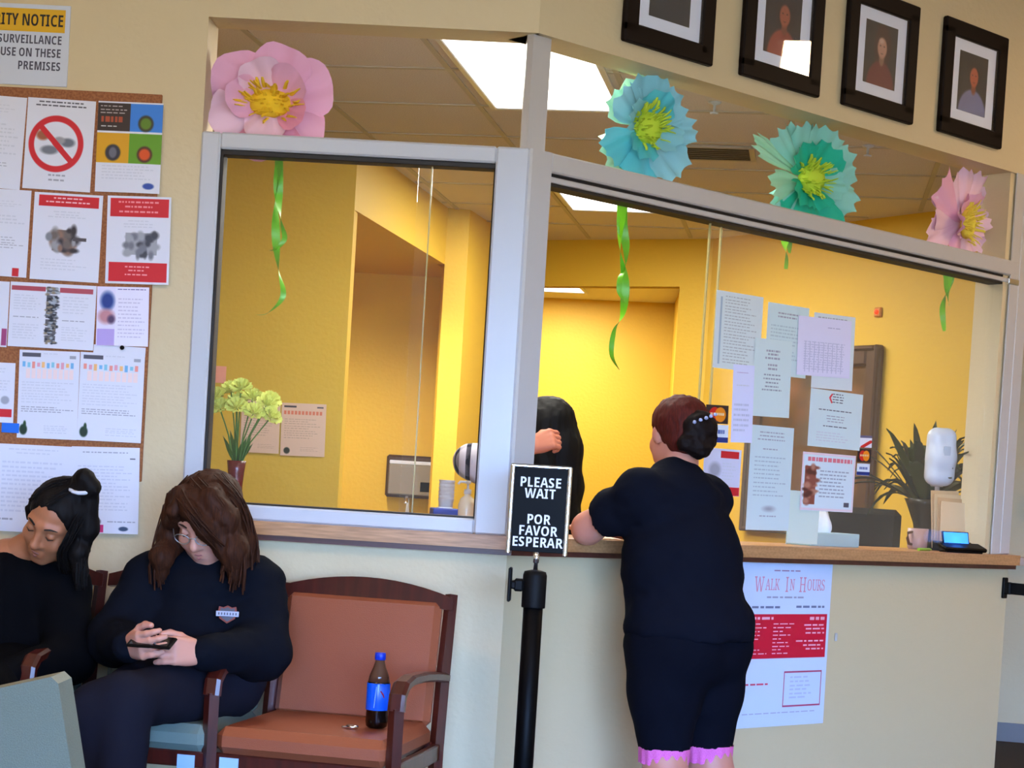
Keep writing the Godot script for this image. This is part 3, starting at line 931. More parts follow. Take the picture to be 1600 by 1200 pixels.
	part("head", G.new().lathe([[0.0, 0.0], [0.004, 0.0], [0.0035, 0.006], [0.007, 0.008], [0.007, 0.010], [0.0, 0.011]], Vector3.ZERO, 12, Basis(Vector3.RIGHT, PI / 2)), mt.black_plastic, pin)

# ------------------------------------------------------------------ papers stuck on the right-hand glass
func make_glass_papers() -> void:
	var T := BX
	var grp := "papers taped to the counter glass"
	var wsh := Color(0.80, 0.88, 0.89)
	var z := -0.0495
	var im := img(128, 160, Color(0.84, 0.88, 0.88))
	ink(im, 0.10, 0.08, 0.14, 0.95, Color(0.62, 0.70, 0.76))
	rows(im, 0.2, 0.06, 0.9, 0.95, 22, Color(0.68, 0.70, 0.70))
	paper("printed_page", "grey printed page at the upper left of the taped papers, dense with text", "page", T, Vector3(1.062, 1.790, z), 0.247, 0.265, 0.5, im, grp, 0.0008)
	im = img(128, 144, wsh)
	rows(im, 0.25, 0.12, 0.8, 0.22, 2, GREY, 0.2); rows(im, 0.1, 0.3, 0.9, 0.8, 10, Color(0.7, 0.78, 0.8))
	paper("printed_page", "pale blue page in the top row, half covered by the lavender sheet at its right", "page", T, Vector3(1.328, 1.786, z), 0.229, 0.253, 0.6, im, grp, 0.0008)
	im = img(128, 160, Color(0.82, 0.89, 0.89))
	centred(im, 0.14, 0.28, 3, 0.24, GREY, 0.6); centred(im, 0.32, 0.42, 2, 0.2, GREY, 0.55); centred(im, 0.45, 0.70, 5, 0.28, Color(0.58, 0.60, 0.64))
	paper("printed_page", "pale page with centred grey headings in the middle of the taped papers", "page", T, Vector3(1.256, 1.646, z + 0.003), 0.204, 0.273, 1.7, im, grp, 0.0008)
	im = img(128, 144, Color(0.84, 0.88, 0.90))
	rows(im, 0.1, 0.05, 0.9, 0.1, 1, GREY)
	paper("printed_page", "grey page in the top row mostly hidden behind the lavender sheet", "page", T, Vector3(1.596, 1.771, z), 0.242, 0.272, 1.5, im, grp, 0.0008)
	im = img(144, 128, Color(0.88, 0.87, 0.97))
	for k in 9: ink(im, 0.14 + k * 0.085, 0.42, 0.155 + k * 0.085, 0.95, Color(0.74, 0.74, 0.86))
	rows(im, 0.55, 0.15, 0.9, 0.2, 1, Color(0.7, 0.68, 0.82)); rows(im, 0.12, 0.42, 0.9, 0.92, 12, Color(0.76, 0.76, 0.88), 0.05)
	paper("printed_page", "lavender sheet with a faint table at the upper right of the taped papers", "page", T, Vector3(1.538, 1.782, z + 0.003), 0.308, 0.211, 2.1, im, grp, 0.0008)
	im = img(64, 144, Color(0.86, 0.87, 0.98))
	rows(im, 0.2, 0.1, 0.9, 0.13, 1, Color(0.66, 0.5, 0.7)); rows(im, 0.2, 0.26, 0.8, 0.3, 1, PALE); rows(im, 0.1, 0.5, 0.9, 0.9, 6, Color(0.74, 0.75, 0.86))
	paper("printed_page", "narrow lavender page hanging right of the payment card stickers", "page", T, Vector3(1.105, 1.544, z + 0.0042), 0.112, 0.270, 2.3, im, grp, 0.0008)
	im = img(112, 176, Color(0.80, 0.87, 0.88))
	centred(im, 0.06, 0.16, 3, 0.34, GREY); rows(im, 0.3, 0.22, 0.65, 0.26, 1, GREY); rows(im, 0.12, 0.3, 0.9, 0.7, 10, Color(0.66, 0.72, 0.76)); blot(im, 0.5, 0.79, 0.2, 0.04, GREY, 0.8); rows(im, 0.3, 0.86, 0.7, 0.9, 1, GREY)
	paper("printed_page", "long pale page low on the glass next to the shoulder of the standing woman", "page", T, Vector3(1.279, 1.292, z + 0.0042), 0.235, 0.370, 0.6, im, grp, 0.0008)
	im = img(160, 128, Color(0.82, 0.89, 0.90))
	stroke(im, Vector2(0.40, 0.06), Vector2(0.36, 0.12), 0.014, Color(0.85, 0.2, 0.25)); stroke(im, Vector2(0.36, 0.12), Vector2(0.40, 0.2), 0.014, Color(0.85, 0.2, 0.25))
	rows(im, 0.42, 0.05, 0.66, 0.24, 4, DARK, 0.2); centred(im, 0.34, 0.39, 1, 0.36, DARK); centred(im, 0.44, 0.58, 3, 0.26, GREY); centred(im, 0.62, 0.67, 1, 0.26, DARK); rows(im, 0.15, 0.74, 0.85, 0.92, 4, PALE)
	paper("printed_page", "pale sheet with a small red mark and dark headings, above the pink edged sheet", "page", T, Vector3(1.630, 1.525, z + 0.0042), 0.310, 0.209, -0.1, im, grp, 0.0008)
	im = img(160, 128, Color(0.84, 0.90, 0.93))
	ink(im, 0, 0, 1, 0.04, Color(0.90, 0.82, 0.86)); ink(im, 0, 0, 0.03, 1, Color(0.90, 0.82, 0.86)); ink(im, 0.97, 0, 1, 1, Color(0.90, 0.82, 0.86)); ink(im, 0, 0.96, 1, 1, Color(0.90, 0.82, 0.86))
	rows(im, 0.1, 0.08, 0.94, 0.17, 1, Color(0.88, 0.45, 0.52), 0.0, 0.8)
	patch(im, 0.06, 0.24, 0.27, 0.9, [Color(0.55, 0.30, 0.24), Color(0.72, 0.50, 0.42), Color(0.36, 0.18, 0.15)], 0.1)
	rows(im, 0.34, 0.3, 0.92, 0.8, 8, Color(0.62, 0.66, 0.72), 0.3); ink(im, 0.82, 0.84, 0.92, 0.92, DARK)
	paper("printed_page", "pink edged sheet with a brown photo strip at its left, above the tissue box", "page", T, Vector3(1.609, 1.293, z + 0.0055), 0.312, 0.212, 0.3, im, grp, 0.0008)
	paper("printed_page", "small blank pale sheet at the bottom edge of the glass left of the tissue box", "page", T, Vector3(1.488, 1.160, z), 0.175, 0.190, -0.7, img(32, 32, Color(0.82, 0.88, 0.84)), grp, 0.0008)
	im = img(128, 128, Color(0.82, 0.82, 0.90))
	ink(im, 0.45, 0.05, 0.95, 0.2, RED); ink(im, 0.1, 0.82, 1, 1.0, RED); blot(im, 0.3, 0.45, 0.2, 0.2, Color(0.62, 0.62, 0.68), 0.5); rows(im, 0.5, 0.3, 0.9, 0.7, 6, PALE)
	paper("flyer", "red banded flyer half hidden behind the standing woman", "flyer", T, Vector3(1.024, 1.301, z), 0.194, 0.162, 0.3, im, grp, 0.0008)
	# payment card stickers
	var mk := func(kind: int) -> Image:
		var c := img(96, 56, [Color(0.16, 0.10, 0.14), Color(0.86, 0.90, 0.96), Color(0.92, 0.92, 0.96)][kind])
		if kind == 0:
			blot(c, 0.38, 0.5, 0.26, 0.42, Color(0.82, 0.08, 0.06), 0.1); blot(c, 0.64, 0.5, 0.26, 0.42, Color(0.95, 0.55, 0.05), 0.1); rows(c, 0.2, 0.42, 0.84, 0.58, 1, Color(0.95, 0.85, 0.7), 0.0, 0.9)
		elif kind == 1:
			ink(c, 0, 0.70, 1, 1, Color(0.06, 0.18, 0.50)); rows(c, 0.2, 0.3, 0.85, 0.55, 1, Color(0.10, 0.24, 0.60), 0.0, 0.9)
		else:
			ink(c, 0, 0, 1, 0.2, Color(0.4, 0.38, 0.5)); stroke(c, Vector2(0.3, 0.95), Vector2(0.9, 0.5), 0.12, Color(0.85, 0.12, 0.12))
		return c
	var sg := "payment card stickers on the counter glass"
	paper("sticker", "orange and red circle card sticker on the glass behind the standing woman's head", "sticker", T, Vector3(0.980, 1.498, z), 0.116, 0.064, 2.0, mk.call(0), sg, 0.0)
	paper("sticker", "white and blue card sticker under the orange one behind the standing woman's head", "sticker", T, Vector3(0.984, 1.432, z), 0.119, 0.062, 2.0, mk.call(1), sg, 0.0)
	paper("sticker", "topmost of three small card stickers right of the papers, white with a red corner", "sticker", T, Vector3(1.821, 1.457, z), 0.085, 0.045, 2.0, mk.call(2), sg, 0.0)
	paper("sticker", "middle of three small card stickers right of the papers, dark with orange", "sticker", T, Vector3(1.822, 1.404, z), 0.083, 0.050, 1.4, mk.call(0), sg, 0.0)
	paper("sticker", "lowest of three small card stickers right of the papers, white and blue", "sticker", T, Vector3(1.822, 1.352, z), 0.079, 0.044, 1.1, mk.call(1), sg, 0.0)
	# poster below the counter
	im = img(256, 304, Color(0.80, 0.86, 0.97))
	centred(im, 0.045, 0.055, 1, 0.15, Color(0.62, 0.45, 0.60), 0.9)
	centred(im, 0.205, 0.218, 1, 0.22, Color(0.60, 0.60, 0.72), 0.8)
	rows(im, 0.14, 0.265, 0.46, 0.282, 1, Color(0.42, 0.46, 0.60), 0.0, 0.9); rows(im, 0.62, 0.262, 0.94, 0.280, 1, Color(0.42, 0.46, 0.60), 0.0, 0.9)
	ink(im, 0.02, 0.315, 0.975, 0.585, Color(0.83, 0.02, 0.20))
	var pk := Color(0.96, 0.70, 0.76)
	rows(im, 0.05, 0.33, 0.38, 0.348, 1, pk, 0.0, 1.0); rows(im, 0.78, 0.33, 0.95, 0.35, 1, pk, 0.0, 1.0)
	rows(im, 0.05, 0.37, 0.34, 0.575, 9, pk, 0.7); rows(im, 0.38, 0.37, 0.64, 0.575, 9, pk, 0.6)
	for q in [[0.72, 0.375], [0.74, 0.40], [0.74, 0.425], [0.64, 0.475], [0.72, 0.50], [0.75, 0.525]]: rows(im, q[0], q[1], 0.95, q[1] + 0.014, 1, pk, 0.0, 0.9)
	rows(im, 0.12, 0.735, 0.36, 0.748, 1, Color(0.82, 0.25, 0.38), 0.0, 0.9)
	stroke(im, Vector2(0.07, 0.70), Vector2(0.055, 0.76), 0.006, Color(0.6, 0.4, 0.5)); stroke(im, Vector2(0.055, 0.76), Vector2(0.10, 0.82), 0.006, Color(0.6, 0.4, 0.5))
	for r in [[0.53, 0.665, 0.955, 0.675], [0.53, 0.875, 0.955, 0.885], [0.53, 0.665, 0.541, 0.885], [0.944, 0.665, 0.955, 0.885]]: ink(im, r[0], r[1], r[2], r[3], Color(0.68, 0.25, 0.40))
	rows(im, 0.6, 0.70, 0.88, 0.85, 6, Color(0.72, 0.76, 0.88)); rows(im, 0.1, 0.915, 0.9, 0.925, 1, Color(0.66, 0.68, 0.8), 0.0, 0.9)
	var po := thing("poster", "tall white poster with a red text block on the low wall beside the standing woman", "poster")
	po.transform = BX * Transform3D(Basis(Vector3.BACK, 0.0), Vector3(1.356, 0.702, 0.001))
	var g := G.new()
	g.uvs = true
	g.sheet(func(u: float, v: float) -> Vector3: return Vector3((u - 0.5) * 0.51, (v - 0.5) * 0.584, 0.003 * pow(1.0 - v, 2.0)), 4, 6, 0.0005)
	part("sheet", g, print_mat(im), po)
	var ro := std("ink_rose", Color(0.84, 0.55, 0.66), 0.6)
	var wx := [[-0.166, "W", 0.072], [-0.093, "ALK", 0.054], [-0.012, "I", 0.072], [0.017, "N", 0.054], [0.076, "H", 0.072], [0.152, "OURS", 0.054]]
	for q in wx: lettering(q[1], q[2], Vector3(q[0] + 0.012, 0.214, 0.0012), ro, po, false, true, 0.72)

# ------------------------------------------------------------------ framed portraits on the header
func make_portraits() -> void:
	var fw := std("frame_black", Color(0.11, 0.08, 0.065), 0.5)
	fw.metallic_specular = 0.2
	var mat := std("mat_board", Color(0.92, 0.94, 1.0), 0.8)
	var gl: Material = mt.picture_glass
	var who := [
		[0.558, 2.854, Color(0.10, 0.11, 0.13), Color(0.45, 0.3, 0.25), Color(0.08, 0.08, 0.1), Color(0.11, 0.13, 0.16), "leftmost dark framed portrait above the counter, its print almost all dark"],
		[1.124, 2.858, Color(0.14, 0.12, 0.14), Color(0.66, 0.34, 0.22), Color(0.14, 0.06, 0.06), Color(0.62, 0.26, 0.18), "dark framed portrait with a bright ceiling light mirrored in its glass"],
		[1.681, 2.863, Color(0.13, 0.15, 0.16), Color(0.76, 0.57, 0.48), Color(0.24, 0.12, 0.09), Color(0.42, 0.14, 0.16), "dark framed portrait of a long haired woman in a maroon top"],
		[2.271, 2.872, Color(0.08, 0.09, 0.10), Color(0.74, 0.36, 0.22), Color(0.10, 0.06, 0.05), Color(0.48, 0.50, 0.66), "rightmost dark framed portrait of a man in a pale blue shirt"]]
	for k in 4:
		var d = who[k]
		var t := thing("picture_frame", d[6], "framed portrait", Vector3.ZERO, 0.0, "portraits on the header above the counter")
		t.transform = BX * Transform3D(Basis.IDENTITY, Vector3(d[0], d[1], 0.0))
		var w := 0.42; var h := 0.435
		var bw := 0.062
		var g := G.new()
		g.box(Vector3(0, h / 2 - bw / 2, 0.012), Vector3(w, bw, 0.024), 0.005); g.box(Vector3(0, -h / 2 + bw / 2, 0.012), Vector3(w, bw, 0.024), 0.005)
		g.box(Vector3(-w / 2 + bw / 2, 0, 0.012), Vector3(bw, h - bw, 0.024), 0.005); g.box(Vector3(w / 2 - bw / 2, 0, 0.012), Vector3(bw, h - bw, 0.024), 0.005)
		part("frame", g, fw, t)
		part("mat", G.new().box(Vector3(0, 0, 0.006), Vector3(w - 0.1, h - 0.1, 0.006), 0.0), mat, t)
		var im := img(72, 96, d[2])
		blot(im, 0.55, 0.36, 0.30, 0.28 if k != 2 else 0.42, d[4], 0.25)
		blot(im, 0.52, 1.02, 0.46 if k != 3 else 0.52, 0.46, d[5], 0.12)
		blot(im, 0.53, 0.56, 0.10, 0.14, (d[3] as Color).darkened(0.25), 0.4)
		blot(im, 0.53, 0.38, 0.17, 0.19, d[3], 0.25)
		if k == 2: blot(im, 0.50, 0.27, 0.10, 0.06, (d[3] as Color).lightened(0.3), 0.6)
		blot(im, 0.47, 0.35, 0.03, 0.012, (d[3] as Color).darkened(0.6), 0.5); blot(im, 0.59, 0.35, 0.03, 0.012, (d[3] as Color).darkened(0.6), 0.5); blot(im, 0.53, 0.47, 0.05, 0.012, (d[3] as Color).darkened(0.4), 0.5)
		g = G.new()
		g.uvs = true
		var pw := 0.192; var ph := 0.226
		g.sheet(func(u: float, v: float) -> Vector3: return Vector3((u - 0.5) * pw, (v - 0.5) * ph, 0.0092), 2, 2, 0.0004)
		part("print", g, print_mat(im), t)
		part("glass", G.new().span(Vector3(-w / 2 + 0.045, -h / 2 + 0.045, 0.0165), Vector3(w / 2 - 0.045, h / 2 - 0.045, 0.0185)), gl, t)

# ------------------------------------------------------------------ tissue paper flowers on the rails, with curled ribbons
func tissue(name_: String, c: Color) -> StandardMaterial3D:
	var m := std(name_, c, 0.85)
	m.backlight_enabled = true
	m.backlight = Color(0.45, 0.45, 0.45)
	return m

func petal(g: G, ang: float, r: float, spread: float, lift: float, z0: float, teeth: int, ph: float, c0 := Vector3.ZERO, flat := 1.0) -> void:
	g.sheet(func(u: float, v: float) -> Vector3:
		var a := ang + (v - 0.5) * spread * (0.55 + 0.45 * sin(PI * minf(u * 1.1, 1.0) * 0.75))
		var e := absf(v - 0.5) * 2.0
		var rr := r * u * (1.0 - 0.22 * pow(e, 3.0) * u)
		if teeth > 0: rr *= 1.0 - 0.10 * u * absf(sin(v * PI * teeth))
		else: rr *= 1.0 + 0.02 * u * sin(v * 11.0 + ph)
		var z := z0 + lift * u * u + 0.012 * u * sin(v * 9.0 + ph) + 0.008 * u * u * sin(v * 21.0 + ph * 2.0) - 0.03 * e * e * u
		return c0 + Vector3(cos(a) * rr, sin(a) * rr * flat, z), 7, 12 if teeth == 0 else teeth * 4, 0.0006)

func tissue_flower(label: String, t: Transform3D, mats: Array, petals: Array, ctr: Vector3, cr: Vector2, teeth: int, group: String) -> void:
	var f := thing("tissue_flower", label, "paper flower", Vector3.ZERO, 0.0, group)
	f.transform = t
	for q in petals: # [angle deg, radius, spread deg, lift, z0, material, flatness]
		var g := G.new()
		petal(g, deg_to_rad(q[0]), q[1], deg_to_rad(q[2]), q[3], q[4], teeth, q[0] * 0.37 + q[1] * 20.0, ctr, q[6] if q.size() > 6 else 1.0)
		part("petal", g, mats[q[5]], f)
	var g2 := G.new()
	for k in 70:
		var a := rng.randf() * TAU
		var rr := sqrt(rng.randf())
		var b := ctr + Vector3(cos(a) * cr.x * rr, sin(a) * cr.y * rr, 0.035)
		var tip := b + Vector3(cos(a) * cr.x * 0.35 * rr + (rng.randf() - 0.5) * 0.02, sin(a) * cr.y * 0.35 * rr + (rng.randf() - 0.5) * 0.02, 0.022 + 0.015 * rng.randf())
		g2.tube([b, b.lerp(tip, 0.6) + Vector3(0, 0, 0.006), tip], [0.007, 0.006, 0.004], 5, 0.35)
	g2.lathe([[0.001, -0.01], [cr.x * 0.8, 0.0], [cr.x * 0.75, 0.02], [cr.x * 0.4, 0.034], [0.001, 0.038]], ctr + Vector3(0, 0, 0.012), 14, Basis(Vector3.RIGHT, PI / 2).scaled(Vector3(1, cr.y / cr.x, 1)))
	part("flower_center", g2, mats[-1], f)

func ribbon(label: String, pts: Array, wd: float, tw: float, m: Material) -> void:
	var g := G.new()
	var n := pts.size() - 1
	for strand in 2:
		g.sheet(func(u: float, v: float) -> Vector3:
			var x := u * n
			var i := mini(int(x), n - 1)
			var p: Vector3 = (pts[i] as Vector3).cubic_interpolate(pts[i + 1], pts[maxi(i - 1, 0)], pts[mini(i + 2, n)], x - i)
			var a := tw * u * (1.0 if strand == 0 else -0.7) + strand * 1.2
			var w := wd * (1.0 - 0.75 * u) * (v - 0.5)
			var len_k := 1.0 if strand == 0 else 0.62
			p = (pts[0] as Vector3).lerp(p, len_k) if strand == 1 else p
			return p + Vector3(cos(a) * w + strand * 0.012 * u, 0, sin(a) * w), 40, 1, 0.0005)
	var o := solo("ribbon", g, m, label, "ribbon", "green ribbons hanging from the paper flowers")
	o.cast_shadow = GeometryInstance3D.SHADOW_CASTING_SETTING_ON

func make_flowers() -> void:
	var pink := tissue("tissue_pink", Color(0.93, 0.70, 0.82))
	var pink2 := tissue("tissue_rose", Color(0.93, 0.62, 0.73))
	var blush := tissue("tissue_blush", Color(0.95, 0.80, 0.88))
	var blue := tissue("tissue_blue", Color(0.55, 0.80, 0.86))
	var aqua := tissue("tissue_aqua", Color(0.35, 0.78, 0.84))
	var mint := tissue("tissue_mint", Color(0.58, 0.84, 0.79))
	var teal := tissue("tissue_teal", Color(0.14, 0.75, 0.62))
	var pale := tissue("tissue_pale", Color(0.66, 0.86, 0.72))
	var yel := tissue("tissue_yellow", Color(0.98, 0.82, 0.16))
	var yel2 := tissue("tissue_lemon", Color(0.97, 0.90, 0.32))
	var lime := tissue("tissue_lime", Color(0.80, 0.90, 0.24))
	var grp := "tissue paper flowers on the window rails"
	var t := Transform3D(Basis(Vector3.RIGHT, 0.06), Vector3(-0.828, 2.400, -0.115))
	tissue_flower("big pink tissue paper flower with a yellow middle above the white framed window", t, [pink, pink2, blush, yel], [
		[150, 0.205, 95, 0.035, 0.0, 0], [75, 0.185, 95, 0.03, 0.004, 0], [25, 0.205, 85, 0.02, 0.0, 0], [200, 0.195, 85, 0.04, 0.006, 2], [-40, 0.200, 80, 0.03, 0.004, 0], [245, 0.185, 90, 0.03, 0.002, 1], [-75, 0.17, 80, 0.03, 0.006, 1],
		[110, 0.135, 100, 0.06, 0.012, 2], [45, 0.13, 100, 0.06, 0.014, 0], [170, 0.13, 95, 0.065, 0.014, 0], [-20, 0.12, 90, 0.05, 0.014, 1], [260, 0.12, 110, 0.055, 0.012, 2]],
		Vector3(0.0, -0.045, 0), Vector2(0.088, 0.056), 0, grp)
	t = BX * Transform3D(Basis(Vector3.UP, -0.25), Vector3(0.600, 2.415, -0.110))
	tissue_flower("pale blue tissue paper flower with a yellow green middle, nearest the corner post", t, [blue, aqua, pale, lime], [
		[100, 0.180, 80, 0.01, -0.012, 2], [140, 0.170, 70, 0.01, -0.012, 2], [225, 0.200, 70, 0.01, -0.012, 2],
		[90, 0.185, 85, 0.03, 0.0, 0], [45, 0.175, 75, 0.03, 0.002, 0], [135, 0.165, 80, 0.03, 0.004, 0], [5, 0.195, 50, 0.03, 0.002, 0], [-45, 0.205, 75, 0.03, 0.0, 0], [-100, 0.20, 80, 0.03, 0.002, 1], [215, 0.205, 60, 0.03, 0.004, 1],
		[70, 0.125, 100, 0.055, 0.012, 1], [150, 0.11, 90, 0.055, 0.013, 0], [-20, 0.12, 80, 0.05, 0.014, 0], [250, 0.12, 100, 0.05, 0.012, 1]],
		Vector3.ZERO, Vector2(0.062, 0.068), 4, grp)
	t = BX * Transform3D(Basis(Vector3.UP, -0.25), Vector3(1.462, 2.385, -0.110))
	tissue_flower("green teal tissue paper flower with a yellow green middle, second from the corner post", t, [mint, teal, pale, lime], [
		[155, 0.285, 22, 0.01, -0.01, 2], [130, 0.23, 60, 0.02, -0.008, 0], [95, 0.21, 70, 0.02, -0.006, 0],
		[70, 0.21, 75, 0.03, 0.0, 0], [25, 0.215, 75, 0.03, 0.002, 0], [-20, 0.22, 70, 0.03, 0.0, 0], [-60, 0.215, 70, 0.03, 0.003, 1], [-110, 0.21, 80, 0.03, 0.002, 1], [200, 0.20, 60, 0.03, 0.004, 2], [225, 0.22, 50, 0.02, 0.0, 0],
		[60, 0.145, 110, 0.055, 0.012, 1], [130, 0.14, 90, 0.055, 0.013, 1], [-10, 0.13, 90, 0.055, 0.012, 0], [230, 0.13, 90, 0.055, 0.013, 1], [-70, 0.12, 90, 0.05, 0.012, 1]],
		Vector3.ZERO, Vector2(0.070, 0.066), 5, grp)
	t = BX * Transform3D(Basis(Vector3.UP, 0.1), Vector3(2.420, 2.385, -0.110))
	tissue_flower("pale pink tissue paper flower with a yellow middle beside the end post", t, [blush, pink, blush, yel2], [
		[205, 0.33, 50, 0.02, -0.004, 0], [178, 0.27, 60, 0.02, -0.006, 0], [150, 0.28, 75, 0.02, 0.0, 1], [105, 0.225, 70, 0.02, 0.002, 0], [60, 0.245, 60, 0.02, 0.0, 0], [15, 0.19, 55, 0.02, 0.002, 0], [-25, 0.17, 55, 0.02, 0.004, 0], [-70, 0.18, 70, 0.02, 0.002, 0], [240, 0.17, 60, 0.02, 0.004, 1],
		[90, 0.125, 100, 0.05, 0.012, 1], [190, 0.13, 80, 0.05, 0.013, 0], [0, 0.11, 80, 0.05, 0.014, 0]],
		Vector3(0.03, -0.02, 0), Vector2(0.058, 0.075), 4, grp)
	var rib := std("ribbon_green", Color(0.42, 0.74, 0.06), 0.4)
	rib.backlight_enabled = true
	rib.backlight = Color(0.4, 0.4, 0.4)
	ribbon("curled green ribbon hanging behind the white framed window under the big pink flower", [Vector3(-0.79, 2.23, -0.10), Vector3(-0.795, 2.06, -0.11), Vector3(-0.790, 1.94, -0.115), Vector3(-0.775, 1.84, -0.11), Vector3(-0.758, 1.76, -0.12), Vector3(-0.80, 1.705, -0.115), Vector3(-0.835, 1.695, -0.11)], 0.036, 9.0, rib)
	var B := func(s: float, y: float, w: float) -> Vector3: return BX * Vector3(s, y, w)
	ribbon("long curled green ribbon hanging under the pale blue flower", [B.call(0.52, 2.20, -0.11), B.call(0.525, 2.03, -0.12), B.call(0.555, 1.91, -0.115), B.call(0.56, 1.80, -0.12), B.call(0.515, 1.74, -0.11), B.call(0.52, 1.66, -0.12), B.call(0.56, 1.61, -0.115)], 0.042, 8.0, rib)
	ribbon("short green ribbon hanging under the teal flower", [B.call(1.357, 2.20, -0.11), B.call(1.36, 2.14, -0.115), B.call(1.38, 2.10, -0.12), B.call(1.375, 2.05, -0.115)], 0.05, 3.0, rib)
	ribbon("green ribbon hanging under the pale pink flower beside the end post", [B.call(2.37, 2.20, -0.11), B.call(2.375, 2.10, -0.115), B.call(2.36, 2.02, -0.12), B.call(2.375, 1.93, -0.115)], 0.055, 4.0, rib)

# ------------------------------------------------------------------ waiting chairs
func waiting_chair(label: String, at: Vector3, turn: float, hide: Material, grp: String, sides := [-1, 1]) -> Node3D:
	var c := thing("armchair", label, "chair", at, turn, grp)
	var wd: Material = mt.chair_wood
	var tilt := Basis(Vector3.RIGHT, -0.19)
	part("seat", G.new().box(Vector3(0, 0.463, 0.005), Vector3(0.495, 0.078, 0.475), 0.024), hide, c)
	part("backrest", G.new().box(Vector3(0, 0.668, -0.268), Vector3(0.478, 0.375, 0.05), 0.018, tilt), hide, c)
	var arch := PackedVector2Array()
	for k in 13:
		var x := -0.272 + 0.544 * k / 12.0
		arch.append(Vector2(x, 0.046 - 0.045 * pow(x / 0.272, 2.0)))
	for k in 13:
		var x := 0.272 - 0.544 * k / 12.0
		arch.append(Vector2(x, -0.022 - 0.014 * pow(x / 0.272, 2.0)))
	part("crest_rail", G.new().prism(arch, -0.014, 0.014, Transform3D(tilt, Vector3(0, 0.862, -0.307))), wd, c)
	for s in sides: # a chair ganged to its neighbour shares that neighbour's arm and legs
		var x: float = s * 0.262
		part("arm", G.new().tube([Vector3(x, 0.585, 0.235), Vector3(x, 0.625, 0.228), Vector3(x, 0.650, 0.195), Vector3(x, 0.660, 0.13), Vector3(x, 0.657, 0.0), Vector3(x, 0.648, -0.12), Vector3(x, 0.632, -0.262)], [0.023], 12, 0.62, Vector3.UP, true), wd, c)
		part("leg", G.new().tube([Vector3(x, 0.0, 0.232), Vector3(x, 0.3, 0.234), Vector3(x, 0.592, 0.236)], [0.020, 0.021, 0.022], 4, 0.8, Vector3.BACK, true), wd, c)
		part("leg", G.new().tube([Vector3(x, 0.0, -0.235), Vector3(x, 0.42, -0.235), Vector3(x, 0.65, -0.266), Vector3(x, 0.875, -0.311)], [0.021, 0.022, 0.021, 0.019], 4, 0.8, Vector3.BACK, true), wd, c)
		part("side_rail", G.new().box(Vector3(x, 0.415, 0.0), Vector3(0.024, 0.05, 0.46), 0.004), wd, c)
	part("front_rail", G.new().box(Vector3(0, 0.405, 0.215), Vector3(0.50, 0.045, 0.022), 0.004), wd, c)
	part("rear_rail", G.new().box(Vector3(0, 0.42, -0.225), Vector3(0.50, 0.05, 0.022), 0.004), wd, c)
	return c

func make_chairs() -> void:
	var grp := "wood framed chairs along the left wall"
	var c := waiting_chair("reddish wood armchair with orange brown leather and a soda bottle on its seat", Vector3(-0.455, 0, 0.46), -0.16, mt.brown_leather, grp)
	var tagm := std("tag_blue", Color(0.62, 0.76, 0.92), 0.6)
	part("tag", G.new().box(Vector3(-0.205, 0.392, 0.229), Vector3(0.055, 0.05, 0.002), 0.0), tagm, c, "pale blue tag on the front rail")
	c = waiting_chair("reddish wood armchair with teal vinyl under the woman holding a phone", Vector3(-0.975, 0, 0.40), -0.12, mt.teal_vinyl, grp, [])
	part("tag", G.new().box(Vector3(0.19, 0.392, 0.229), Vector3(0.05, 0.05, 0.002), 0.0), tagm, c, "pale blue tag on the front rail")
	waiting_chair("reddish wood armchair with teal vinyl under the woman with a bun", Vector3(-1.508, 0, 0.40), -0.08, mt.teal_vinyl, grp, [-1, 1])
	# chair in the foreground seen from behind: padded shell back and seat on steel legs
	var f := thing("side_chair", "grey green padded chair seen from behind at the lower left corner", "chair", Vector3(-0.910, 0.0, 1.80), 3.0)
	var sv: Material = mt.sage_vinyl
	var sh := PackedVector2Array([Vector2(-0.275, 0.40), Vector2(0.27, 0.40), Vector2(0.225, 0.615), Vector2(0.20, 0.635), Vector2(0.05, 0.685), Vector2(-0.20, 0.757), Vector2(-0.215, 0.745)])
	part("backrest", G.new().prism(sh, -0.03, 0.03, Transform3D(Basis(Vector3.RIGHT, -0.10), Vector3(0, 0.035, -0.20))), sv, f)
	part("seat", G.new().box(Vector3(0, 0.43, 0.03), Vector3(0.54, 0.08, 0.48), 0.03), sv, f)
	for s in [-1, 1]:
		part("leg", G.new().tube([Vector3(s * 0.22, 0, 0.24), Vector3(s * 0.21, 0.39, 0.2)], [0.013], 10), mt.chrome, f)
		part("leg", G.new().tube([Vector3(s * 0.22, 0, -0.24), Vector3(s * 0.21, 0.39, -0.18)], [0.013], 10), mt.chrome, f)

